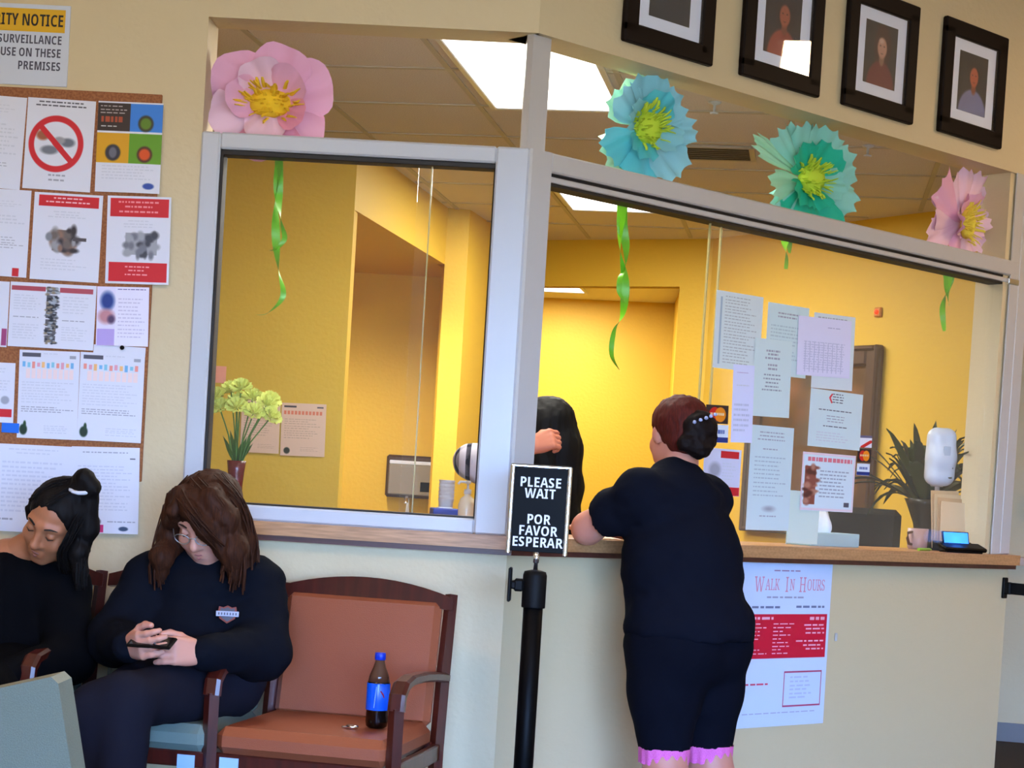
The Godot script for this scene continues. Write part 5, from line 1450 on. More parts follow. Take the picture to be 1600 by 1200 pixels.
# ------------------------------------------------------------------ people
# face looks along +z of H, crown along +y; H's origin lies between the ears
func add_head(acc: Acc, off: Vector3, H: Transform3D, neck: Vector3, nr: float, cell := 0.004, full := 1.0) -> void:
	var s := Sdf.new(cell)
	s.xf = H
	s.ell(Vector3(0, 0.035, -0.012), Vector3(0.074, 0.083, 0.094), 0.02)
	s.ell(Vector3(0, -0.030, 0.026), Vector3(0.062 + 0.006 * full, 0.080, 0.066), 0.03)
	s.ell(Vector3(0, -0.072, 0.034), Vector3(0.046 + 0.010 * full, 0.040, 0.046), 0.03)
	s.cap(Vector3(-0.008, -0.098, 0.066), Vector3(0.008, -0.098, 0.066), 0.017, 0.017, 0.02)
	for x in [-1, 1]:
		s.ell(Vector3(x * 0.040, -0.030, 0.062), Vector3(0.024, 0.024, 0.022), 0.02)
		s.cap(Vector3(x * 0.012, 0.030, 0.082), Vector3(x * 0.045, 0.026, 0.066), 0.011, 0.010, 0.015)
		s.ell(Vector3(x * 0.032, 0.008, 0.094), Vector3(0.016, 0.012, 0.012), 0.010, true)
		s.ell(Vector3(x * 0.032, 0.007, 0.078), Vector3(0.0135, 0.0125, 0.0125), 0.003)
		s.ell(Vector3(x * 0.076, -0.004, -0.004), Vector3(0.010, 0.031, 0.019), 0.006, false, Basis(Vector3.UP, x * 0.35))
		s.cap(Vector3(x * 0.011, -0.033, 0.092), Vector3(x * 0.010, -0.034, 0.088), 0.0095, 0.010, 0.008)
	s.cap(Vector3(0, 0.018, 0.086), Vector3(0, -0.026, 0.107), 0.009, 0.0105, 0.012)
	s.cap(Vector3(0, -0.028, 0.106), Vector3(0, -0.030, 0.104), 0.012, 0.012, 0.008)
	s.cap(Vector3(-0.017, -0.061, 0.084), Vector3(0.017, -0.061, 0.084), 0.0075, 0.0075, 0.008)
	s.cap(Vector3(-0.014, -0.072, 0.083), Vector3(0.014, -0.072, 0.083), 0.0085, 0.0085, 0.008)
	s.xf = Transform3D.IDENTITY
	s.cap(H * Vector3(0, -0.055, -0.025), neck, nr, nr * 1.08, 0.03)
	s.build(acc, off)

func face_parts(o: Node3D, off: Vector3, H: Transform3D, brow: Material, lip: Material) -> void:
	var F := Transform3D(Basis.IDENTITY, -off) * H
	var g: G
	for x in [-1, 1]:
		g = G.new()
		g.xf = F
		g.tube([Vector3(x * 0.016, 0.031, 0.0935), Vector3(x * 0.032, 0.036, 0.088), Vector3(x * 0.048, 0.030, 0.074)], [0.003, 0.0038, 0.002], 6, 0.6)
		part("eyebrow", g, brow, o)
		g = G.new()
		g.xf = F
		g.tube([Vector3(x * 0.020, 0.0035, 0.0865), Vector3(x * 0.032, 0.000, 0.0915), Vector3(x * 0.044, 0.003, 0.0845)], [0.0012, 0.002, 0.0012], 6, 0.8)
		part("eyelash", g, brow, o)
	g = G.new()
	g.xf = F
	g.tube([Vector3(-0.023, -0.066, 0.084), Vector3(-0.008, -0.061, 0.0915), Vector3(0, -0.0625, 0.092), Vector3(0.008, -0.061, 0.0915), Vector3(0.023, -0.066, 0.084)], [0.0015, 0.0042, 0.004, 0.0042, 0.0015], 8, 0.7)
	part("upper_lip", g, lip, o)
	g = G.new()
	g.xf = F
	g.tube([Vector3(-0.021, -0.068, 0.084), Vector3(0, -0.0735, 0.0915), Vector3(0.021, -0.068, 0.084)], [0.0015, 0.0055, 0.0015], 8, 0.7)
	part("lower_lip", g, lip, o)

func shoe(o: Node3D, off: Vector3, heel: Vector3, toe: Vector3, m: Material) -> void:
	var acc := Acc.new()
	var s := Sdf.new(0.010)
	s.chain([heel, toe], [0.050, 0.042], 0.02)
	s.cut(Vector3(0, 0.005, 0), Vector3(0, -1, 0))
	s.build(acc, off)
	part("shoe", acc.mesh(), m, o)

# wrist frame T: fingers along +y, back of the hand +z, thumb on side * x; curls = thumb, index .. little (total bend)
func add_hand(acc: Acc, off: Vector3, T: Transform3D, side: float, curls: Array, elbow: Vector3, cell := 0.003) -> void:
	var s := Sdf.new(cell)
	s.xf = T
	var bx := [0.030, 0.010, -0.010, -0.029]
	var ln := [0.068, 0.077, 0.071, 0.056]
	for i in 4:
		var x: float = bx[i] * side
		s.cap(Vector3(x * 0.6, 0.010, 0), Vector3(x, 0.084 - 0.05 * absf(bx[i] - 0.006), 0.001), 0.015, 0.0115, 0.012)
		var p := Vector3(x, 0.086 - 0.05 * absf(bx[i] - 0.006), 0.0)
		var a := 0.0
		var c: float = curls[i + 1]
		for k in 3:
			a += c * [0.36, 0.40, 0.24][k]
			var l: float = ln[i] * [0.46, 0.30, 0.24][k]
			var q := p + Vector3(x * 0.10 * cos(a), cos(a), -sin(a)).normalized() * l
			s.cap(p, q, 0.0095 - 0.0008 * k, 0.0087 - 0.0008 * k, 0.004)
			p = q
	s.ell(Vector3(0, 0.048, -0.003), Vector3(0.038, 0.046, 0.013), 0.01)
	s.ell(Vector3(0.022 * side, 0.034, -0.010), Vector3(0.017, 0.028, 0.014), 0.012)
	var t0 := Vector3(0.024 * side, 0.026, -0.008)
	var t1 := t0 + Vector3(0.022 * side, 0.030, -0.012)
	var c0: float = curls[0]
	var t2 := t1 + Vector3(0.014 * side * (1.0 - c0), 0.028, -0.012 * c0)
	var t3 := t2 + Vector3((0.004 - 0.016 * c0) * side, 0.022, -0.010 * c0)
	s.cap(t0, t1, 0.013, 0.0105, 0.008)
	s.cap(t1, t2, 0.0105, 0.0098, 0.004)
	s.cap(t2, t3, 0.0098, 0.0082, 0.004)
	var e := T.affine_inverse() * elbow
	s.cap(Vector3(0, 0.008, 0), e.normalized() * 0.07, 0.0235, 0.030, 0.015, Vector3(0, 0, 1), 0.8)
	s.build(acc, off)

func frame_of(o: Vector3, along: Vector3, back: Vector3) -> Transform3D: # y along, z = back of the hand
	var y := along.normalized()
	var x := y.cross(back).normalized()
	return Transform3D(Basis(x, y, x.cross(y)), o)

func locks(g: G, guides: Array, n: int, jit: float, r: float) -> void:
	# hair locks: n jittered copies of each guide line
	for gd in guides:
		for k in n:
			var o := Vector3(rng.randf() - 0.5, rng.randf() - 0.5, rng.randf() - 0.5) * jit
			var o2 := Vector3(rng.randf() - 0.5, rng.randf() - 0.5, rng.randf() - 0.5) * jit
			var pts := []
			var m: int = gd.size() - 1
			for i in m * 3 + 1:
				var x := i / 3.0
				var j := mini(int(x), m - 1)
				var p: Vector3 = (gd[j] as Vector3).cubic_interpolate(gd[j + 1], gd[maxi(j - 1, 0)], gd[mini(j + 2, m)], x - j)
				pts.append(p + o.lerp(o2, x / m))
			var rad := []
			for i in pts.size(): rad.append(r * (0.5 + 0.6 * sin(PI * (0.12 + 0.80 * i / (pts.size() - 1.0)))))
			g.tube(pts, rad, 5, 0.5)

func hair_mat(name_: String, a: Color, b: Color) -> StandardMaterial3D:
	var m := std(name_, Color.WHITE, 0.68)
	m.metallic_specular = 0.3
	grain(m, noise_tex(0.05, 256, ramp(a, b), 41, 4), Vector3(14, 2.2, 14))
	return m

func cloth(name_: String, c: Color, sc := 30.0) -> StandardMaterial3D:
	var m := std(name_, c, 0.9)
	grain(m, null, Vector3.ONE * sc, mt.get("weave"), 0.03)
	m.rim_enabled = true
	m.rim = 0.04
	m.rim_tint = 1.0
	m.metallic_specular = 0.15
	return m

func skin_mat(name_: String, c: Color) -> StandardMaterial3D:
	var m := std(name_, c, 0.5)
	m.subsurf_scatter_enabled = true
	m.subsurf_scatter_strength = 0.12
	return m

func make_people() -> void:
	mt.weave = noise_tex(0.4, 128, null, 51, 2)
	woman_hoodie()
	woman_bun()
	woman_counter()
	receptionist()

func woman_hoodie() -> void:
	var R := Vector3(-0.90, 0, 0.42)
	var o := thing("person", "seated woman in a dark hooded sweatshirt, long brown hair and glasses, looking at a phone", "person", R)
	var skin := skin_mat("skin_fair", Color(0.80, 0.56, 0.47))
	var H := Transform3D(Basis(Vector3.UP, -0.22) * Basis(Vector3.RIGHT, 0.58), Vector3(-0.848, 1.058, 0.395))
	var nk := Vector3(-0.86, 0.90, 0.315)
	# joints: r = her right (left in the picture)
	var sr := Vector3(-1.015, 0.872, 0.325); var sl := Vector3(-0.705, 0.872, 0.325)
	var er := Vector3(-1.085, 0.700, 0.43); var el := Vector3(-0.660, 0.690, 0.42)
	var wr := Vector3(-0.990, 0.706, 0.660); var wl := Vector3(-0.775, 0.700, 0.645)
	var acc := Acc.new()
	var b := Sdf.new(0.014)
	b.cap(Vector3(-0.86, 0.62, 0.31), Vector3(-0.865, 0.84, 0.31), 0.125, 0.115, 0.05)
	b.cap(sr, sl, 0.05, 0.05, 0.05)
	b.cap(Vector3(-0.865, 0.84, 0.31), nk, 0.08, 0.05, 0.04)
	b.chain([sr, er, wr], [0.05, 0.04, 0.028], 0.03)
	b.chain([sl, el, wl], [0.05, 0.04, 0.028], 0.03)
	b.chain([Vector3(-0.77, 0.585, 0.33), Vector3(-0.945, 0.575, 0.83), Vector3(-0.935, 0.11, 0.90)], [0.085, 0.055, 0.035], 0.03)
	b.chain([Vector3(-0.94, 0.575, 0.33), Vector3(-1.015, 0.545, 0.82), Vector3(-1.0, 0.11, 0.80)], [0.085, 0.055, 0.035], 0.03)
	b.chain([Vector3(-0.935, 0.11, 0.90), Vector3(-0.955, 0.045, 1.02)], [0.035, 0.03], 0.02)
	b.chain([Vector3(-1.0, 0.11, 0.80), Vector3(-1.02, 0.045, 0.92)], [0.035, 0.03], 0.02)
	b.build(acc, R)
	add_head(acc, R, H, nk, 0.05, 0.004, 1.0)
	# both hands hold the phone: her right from the left, her left from the right
	add_hand(acc, R, frame_of(wr + Vector3(0.008, 0, 0.012), Vector3(0.45, 0.10, 0.60), Vector3(-0.75, -0.25, 0.5)), -1.0, [0.55, 1.0, 1.15, 1.25, 1.35], er)
	add_hand(acc, R, frame_of(wl + Vector3(-0.008, 0.0, 0.012), Vector3(-0.62, 0.06, 0.50), Vector3(0.45, 0.25, 0.85)), 1.0, [0.5, 0.9, 1.05, 1.2, 1.3], el)
	part("body", acc.mesh(), skin, o)
	face_parts(o, R, H, std("brow_brown", Color(0.16, 0.08, 0.05), 0.7), std("lip_rose", Color(0.62, 0.32, 0.30), 0.5))
	# hooded sweatshirt
	var hc := cloth("hoodie_black", Color(0.06, 0.07, 0.10))
	acc = Acc.new()
	var s := Sdf.new(0.011)
	s.amp = 0.007
	s.nfreq = Vector3(9, 13, 9)
	s.ell(Vector3(-0.86, 0.665, 0.33), Vector3(0.195, 0.15, 0.165), 0.05)
	s.cap(Vector3(-0.86, 0.66, 0.32), Vector3(-0.862, 0.83, 0.315), 0.165, 0.135, 0.06)
	s.cap(sr + Vector3(0.02, 0.0, 0), sl - Vector3(0.02, 0.0, 0), 0.078, 0.078, 0.06)
	s.cap(Vector3(-0.862, 0.86, 0.31), Vector3(-0.86, 0.925, 0.305), 0.10, 0.075, 0.04)
	s.ell(Vector3(-0.86, 0.905, 0.235), Vector3(0.12, 0.06, 0.06), 0.04)
	s.chain([sr, er, wr], [0.082, 0.074, 0.048], 0.035)
	s.chain([sl, el, wl], [0.084, 0.078, 0.050], 0.035)
	s.cap(Vector3(-0.90, 0.87, 0.41), Vector3(-0.80, 0.87, 0.41), 0.03, 0.03, 0.03)
	s.build(acc, R)
	part("hoodie", acc.mesh(), hc, o)
	# cuffs
	var g := G.new()
	g.xf = Transform3D(Basis.IDENTITY, -R)
	g.tube([wr.lerp(er, 0.16), wr.lerp(er, 0.02), wr.lerp(er, -0.03)], [0.046, 0.042, 0.039], 16)
	part("cuff", g, hc, o)
	g = G.new()
	g.xf = Transform3D(Basis.IDENTITY, -R)
	g.tube([wl.lerp(el, 0.16), wl.lerp(el, 0.02), wl.lerp(el, -0.03)], [0.046, 0.042, 0.039], 16)
	part("cuff", g, hc, o)
	# chest badge: shield with a pale bar
	var bt := Transform3D(Basis(Vector3.UP, 0.22) * Basis(Vector3.RIGHT, -0.12), Vector3(-0.757, 0.796, 0.4755) - R)
	var bd := Node3D.new()
	bd.name = "badge"
	bd.transform = bt
	o.add_child(bd)
	var sh := PackedVector2Array([Vector2(-0.026, 0.010), Vector2(-0.024, 0.022), Vector2(-0.012, 0.019), Vector2(0, 0.025), Vector2(0.012, 0.019), Vector2(0.024, 0.022), Vector2(0.026, 0.010), Vector2(0.022, -0.012), Vector2(0.0, -0.026), Vector2(-0.022, -0.012)])
	part("shield", G.new().prism(sh, -0.006, 0.003), std("badge_orange", Color(0.50, 0.20, 0.13), 0.7), bd)
	var sh2 := PackedVector2Array()
	for q in sh: sh2.append(q * 0.80)
	part("shield_face", G.new().prism(sh2, -0.005, 0.0036), std("badge_grey", Color(0.30, 0.30, 0.34), 0.7), bd)
	part("bar", G.new().box(Vector3(0, 0.001, 0.0025), Vector3(0.064, 0.015, 0.006), 0.001), std("badge_bar", Color(0.66, 0.68, 0.76), 0.7), bd)
	g = G.new()
	for k in 7: g.box(Vector3(-0.024 + k * 0.008, 0.001, 0.0057), Vector3(0.004, 0.007, 0.0006), 0.0)
	part("bar_marks", g, std("badge_ink", Color(0.34, 0.34, 0.40), 0.7), bd)
	# trousers
	acc = Acc.new()
	s = Sdf.new(0.012)
	s.amp = 0.006
	s.nfreq = Vector3(10, 7, 7)
	s.ell(Vector3(-0.86, 0.60, 0.33), Vector3(0.185, 0.095, 0.16), 0.05)
	s.chain([Vector3(-0.77, 0.585, 0.33), Vector3(-0.945, 0.578, 0.83), Vector3(-0.935, 0.14, 0.90)], [0.105, 0.074, 0.058], 0.03)
	s.chain([Vector3(-0.94, 0.58, 0.33), Vector3(-1.015, 0.545, 0.82), Vector3(-1.0, 0.14, 0.80)], [0.105, 0.074, 0.058], 0.03)
	s.build(acc, R)
	part("trousers", acc.mesh(), cloth("trousers_slate", Color(0.11, 0.11, 0.145)), o)
	std("shoe_black", Color(0.04, 0.04, 0.045), 0.5)
	shoe(o, R, Vector3(-0.935, 0.075, 0.89), Vector3(-0.965, 0.045, 1.06), mt.shoe_black)
	shoe(o, R, Vector3(-1.0, 0.075, 0.79), Vector3(-1.025, 0.045, 0.96), mt.shoe_black)
	# hair: a cap with long curtains, swept across the forehead, and loose locks
	var hm := hair_mat("hair_brown", Color(0.12, 0.05, 0.022), Color(0.32, 0.165, 0.075))
	acc = Acc.new()
	s = Sdf.new(0.007)
	s.amp = 0.006
	s.nfreq = Vector3(55, 7, 55)
	s.xf = H
	s.ell(Vector3(0, 0.042, -0.022), Vector3(0.092, 0.090, 0.108), 0.02)
	s.cap(Vector3(0, 0.02, -0.08), Vector3(0, -0.10, -0.075), 0.07, 0.06, 0.04)
	s.ell(Vector3(-0.022, -0.055, 0.105), Vector3(0.050, 0.092, 0.070), 0.012, true)
	s.xf = Transform3D.IDENTITY
	# left curtain in the picture
	s.chain([H * Vector3(-0.070, 0.085, 0.02), H * Vector3(-0.092, 0.02, 0.03), H * Vector3(-0.098, -0.06, 0.03), Vector3(-0.962, 0.945, 0.435), Vector3(-0.965, 0.885, 0.425)], [0.026, 0.030, 0.030, 0.032, 0.018], 0.02)
	# right curtain, fuller
	s.chain([H * Vector3(0.045, 0.10, 0.03), H * Vector3(0.085, 0.04, 0.045), H * Vector3(0.092, -0.04, 0.055), Vector3(-0.755, 0.975, 0.46), Vector3(-0.742, 0.90, 0.45)], [0.028, 0.036, 0.040, 0.040, 0.022], 0.025)
	s.chain([H * Vector3(0.07, 0.02, -0.03), Vector3(-0.745, 1.0, 0.38), Vector3(-0.735, 0.90, 0.37)], [0.04, 0.042, 0.028], 0.025)
	s.chain([H * Vector3(-0.07, 0.02, -0.03), Vector3(-0.955, 1.0, 0.37), Vector3(-0.97, 0.91, 0.37)], [0.04, 0.036, 0.022], 0.025)
	# fringe swept from the parting to the right
	s.chain([H * Vector3(-0.045, 0.115, 0.035), H * Vector3(0.0, 0.085, 0.088), H * Vector3(0.045, 0.030, 0.098), H * Vector3(0.070, -0.03, 0.085)], [0.016, 0.020, 0.024, 0.022], 0.02)
	s.chain([H * Vector3(-0.05, 0.11, 0.03), H * Vector3(-0.055, 0.075, 0.078), H * Vector3(-0.080, 0.02, 0.062)], [0.015, 0.015, 0.016], 0.015)
	s.build(acc, R)
	part("hair", acc.mesh(), hm, o)
	g = G.new()
	g.xf = Transform3D(Basis.IDENTITY, -R)
	locks(g, [
		[H * Vector3(-0.03, 0.116, 0.0), H * Vector3(-0.090, 0.06, 0.03), H * Vector3(-0.118, -0.04, 0.03), Vector3(-0.980, 0.95, 0.44), Vector3(-0.975, 0.87, 0.43)],
		[H * Vector3(0.0, 0.118, 0.0), H * Vector3(0.075, 0.08, 0.05), H * Vector3(0.118, -0.02, 0.06), Vector3(-0.728, 0.97, 0.47), Vector3(-0.735, 0.87, 0.46)],
		[H * Vector3(-0.04, 0.106, 0.03), H * Vector3(0.01, 0.10, 0.095), H * Vector3(0.06, 0.03, 0.115), H * Vector3(0.088, -0.06, 0.09), Vector3(-0.765, 0.90, 0.475)],
		[H * Vector3(0.03, 0.112, -0.04), H * Vector3(0.105, 0.04, -0.02), Vector3(-0.715, 0.98, 0.39), Vector3(-0.72, 0.89, 0.38)],
		[H * Vector3(-0.03, 0.112, -0.04), H * Vector3(-0.105, 0.04, -0.02), Vector3(-0.985, 0.98, 0.38), Vector3(-0.985, 0.90, 0.38)]], 16, 0.045, 0.0042)
	part("hair_locks", g, hm, o)
	# glasses
	g = G.new()
	g.xf = Transform3D(Basis.IDENTITY, -R) * H
	for x in [-1, 1]:
		var ring := []
		for k in 17:
			var a := TAU * k / 16.0
			ring.append(Vector3(x * 0.033 + cos(a) * 0.024, 0.000 + sin(a) * 0.016, 0.106 - 0.006 * absf(cos(a)) * (1.0 if cos(a) * x > 0 else 0.0)))
		g.tube(ring, [0.0016], 6)
		g.tube([Vector3(x * 0.057, 0.004, 0.101), Vector3(x * 0.078, 0.008, 0.06), Vector3(x * 0.082, 0.006, -0.004)], [0.0016], 6)
	g.tube([Vector3(-0.010, 0.004, 0.106), Vector3(0, 0.007, 0.109), Vector3(0.010, 0.004, 0.106)], [0.0016], 6)
	part("glasses", g, mt.aluminium, o)
	# phone lying in her hands
	var ph := thing("phone", "dark mobile phone held by the woman in the hooded sweatshirt", "phone", Vector3(-0.905, 0.728, 0.735))
	ph.basis = Basis(Vector3.UP, -0.10) * Basis(Vector3.RIGHT, 0.35)
	part("case", G.new().box(Vector3.ZERO, Vector3(0.125, 0.009, 0.066), 0.004), mt.black_plastic, ph)
	part("screen", G.new().box(Vector3(0, 0.0048, 0), Vector3(0.105, 0.0008, 0.058), 0.0), std("screen_dark", Color(0.05, 0.06, 0.08), 0.1), ph)
	part("camera_lens", G.new().lathe([[0.0, -0.0065], [0.005, -0.006], [0.005, -0.004]], Vector3(0.048, 0, 0.018), 12), mt.chrome, ph)

func woman_bun() -> void:
	var R := Vector3(-1.55, 0, 0.40)
	var o := thing("person", "seated woman in black with dark hair tied in a bun, head tilted and looking down", "person", R)
	var skin := skin_mat("skin_tan", Color(0.66, 0.41, 0.27))
	var H := Transform3D(Basis(Vector3.BACK, -0.40) * Basis(Vector3.UP, -0.12) * Basis(Vector3.RIGHT, 0.58), Vector3(-1.276, 1.028, 0.42))
	var nk := Vector3(-1.435, 0.905, 0.33)
	var sr := Vector3(-1.60, 0.845, 0.33); var sl := Vector3(-1.275, 0.835, 0.33)
	var er := Vector3(-1.66, 0.64, 0.42); var el := Vector3(-1.215, 0.635, 0.42)
	var wr := Vector3(-1.53, 0.60, 0.64); var wl := Vector3(-1.33, 0.60, 0.66)
	var acc := Acc.new()
	var b := Sdf.new(0.014)
	b.cap(Vector3(-1.48, 0.62, 0.31), Vector3(-1.445, 0.82, 0.31), 0.125, 0.115, 0.05)
	b.cap(sr, sl, 0.052, 0.052, 0.05)
	b.cap(Vector3(-1.445, 0.83, 0.315), nk, 0.08, 0.05, 0.05)
	b.cap(nk + Vector3(-0.10, -0.035, 0.0), nk, 0.045, 0.045, 0.05)
	b.chain([sr, er, wr], [0.05, 0.04, 0.028], 0.03)
	b.chain([sl, el, wl], [0.05, 0.04, 0.028], 0.03)
	for x in [-0.09, 0.09]:
		b.chain([Vector3(-1.48 + x, 0.58, 0.33), Vector3(-1.46 + x * 1.2, 0.56, 0.80), Vector3(-1.46 + x * 1.2, 0.11, 0.80), Vector3(-1.46 + x * 1.3, 0.045, 0.92)], [0.085, 0.055, 0.035, 0.03], 0.03)
	b.build(acc, R)
	add_head(acc, R, H, nk, 0.048, 0.004, 0.5)
	add_hand(acc, R, frame_of(wr, Vector3(0.75, -0.05, 0.5), Vector3(0.1, 0.9, 0.3)), -1.0, [0.4, 0.7, 0.7, 0.8, 0.8], er, 0.0035)
	add_hand(acc, R, frame_of(wl, Vector3(-0.75, 0.0, 0.4), Vector3(-0.1, 0.9, 0.3)), 1.0, [0.4, 0.7, 0.7, 0.8, 0.8], el, 0.0035)
	part("body", acc.mesh(), skin, o)
	face_parts(o, R, H, std("brow_dark", Color(0.05, 0.03, 0.025), 0.7), std("lip_mauve", Color(0.50, 0.27, 0.23), 0.5))
	var tc := cloth("top_black", Color(0.03, 0.03, 0.04))
	acc = Acc.new()
	var s := Sdf.new(0.012)
	s.amp = 0.006
	s.ell(Vector3(-1.48, 0.66, 0.33), Vector3(0.19, 0.14, 0.155), 0.05)
	s.cap(Vector3(-1.48, 0.65, 0.32), Vector3(-1.445, 0.80, 0.315), 0.155, 0.13, 0.06)
	s.cap(sr, sl, 0.074, 0.074, 0.06)
	s.cap(Vector3(-1.445, 0.80, 0.37), Vector3(-1.44, 0.845, 0.36), 0.085, 0.07, 0.05)
	s.chain([sr, er, wr], [0.076, 0.068, 0.046], 0.035)
	s.chain([sl, el, wl], [0.076, 0.070, 0.048], 0.035)
	s.build(acc, R)
	part("top", acc.mesh(), tc, o)
	acc = Acc.new()
	s = Sdf.new(0.014)
	s.ell(Vector3(-1.48, 0.59, 0.33), Vector3(0.185, 0.09, 0.16), 0.05)
	for x in [-0.09, 0.09]:
		s.chain([Vector3(-1.48 + x, 0.585, 0.33), Vector3(-1.46 + x * 1.2, 0.565, 0.80), Vector3(-1.46 + x * 1.2, 0.14, 0.80)], [0.105, 0.075, 0.058], 0.03)
	s.build(acc, R)
	part("trousers", acc.mesh(), cloth("trousers_black", Color(0.03, 0.03, 0.04)), o)
	for x in [-0.09, 0.09]: shoe(o, R, Vector3(-1.46 + x * 1.2, 0.075, 0.79), Vector3(-1.46 + x * 1.3, 0.045, 0.96), mt.shoe_black)
	var hm := hair_mat("hair_dark", Color(0.022, 0.012, 0.010), Color(0.075, 0.045, 0.035))
	acc = Acc.new()
	s = Sdf.new(0.006)
	s.amp = 0.004
	s.nfreq = Vector3(60, 12, 60)
	s.xf = H
	s.ell(Vector3(0, 0.042, -0.020), Vector3(0.086, 0.084, 0.100), 0.02)
	s.ell(Vector3(0.004, -0.040, 0.100), Vector3(0.088, 0.128, 0.088), 0.012, true)
	s.chain([Vector3(0.03, 0.118, -0.02), Vector3(0.05, 0.148, -0.03)], [0.032, 0.030], 0.02)
	s.chain([Vector3(0.02, 0.14, -0.04), Vector3(0.045, 0.168, -0.03), Vector3(0.075, 0.150, -0.025), Vector3(0.07, 0.12, -0.03)], [0.020, 0.024, 0.024, 0.020], 0.012)
	# long hair falling down the far side, and a lock across the brow
	s.chain([Vector3(0.075, 0.10, -0.02), Vector3(0.098, 0.03, 0.0), Vector3(0.095, -0.05, 0.03)], [0.030, 0.030, 0.028], 0.02)
	s.xf = Transform3D.IDENTITY
	s.chain([H * Vector3(0.095, -0.03, 0.02), Vector3(-1.200, 0.945, 0.455), Vector3(-1.195, 0.89, 0.44), Vector3(-1.20, 0.84, 0.43)], [0.026, 0.024, 0.020, 0.010], 0.02)
	s.chain([H * Vector3(-0.080, 0.055, -0.01), H * Vector3(-0.090, 0.0, 0.01), H * Vector3(-0.086, -0.035, 0.012)], [0.012, 0.009, 0.005], 0.008)
	s.build(acc, R)
	part("hair", acc.mesh(), hm, o)
	var g := G.new()
	g.xf = Transform3D(Basis.IDENTITY, -R)
	locks(g, [
		[H * Vector3(0.0, 0.10, 0.06), H * Vector3(0.03, 0.125, 0.0), H * Vector3(0.05, 0.15, -0.02)],
		[H * Vector3(-0.06, 0.07, 0.04), H * Vector3(-0.03, 0.12, 0.0), H * Vector3(0.03, 0.14, -0.03)],
		[H * Vector3(0.080, 0.070, 0.02), H * Vector3(0.082, 0.02, 0.062), H * Vector3(0.078, -0.03, 0.080), H * Vector3(0.085, -0.10, 0.06)],
		[H * Vector3(0.09, 0.06, 0.0), H * Vector3(0.115, -0.03, 0.02), Vector3(-1.185, 0.93, 0.46), Vector3(-1.185, 0.85, 0.45)]], 18, 0.032, 0.0035)
	part("hair_locks", g, hm, o)
	g = G.new()
	g.xf = Transform3D(Basis.IDENTITY, -R) * H
	var ring := []
	for k in 15:
		var a := TAU * k / 14.0
		ring.append(Vector3(0.048, 0.138, -0.022) + Vector3(cos(a) * 0.034, 0.010 * cos(a), sin(a) * 0.034))
	g.tube(ring, [0.006], 8)
	part("hair_tie", g, std("tie_white", Color(0.80, 0.80, 0.82), 0.5), o)

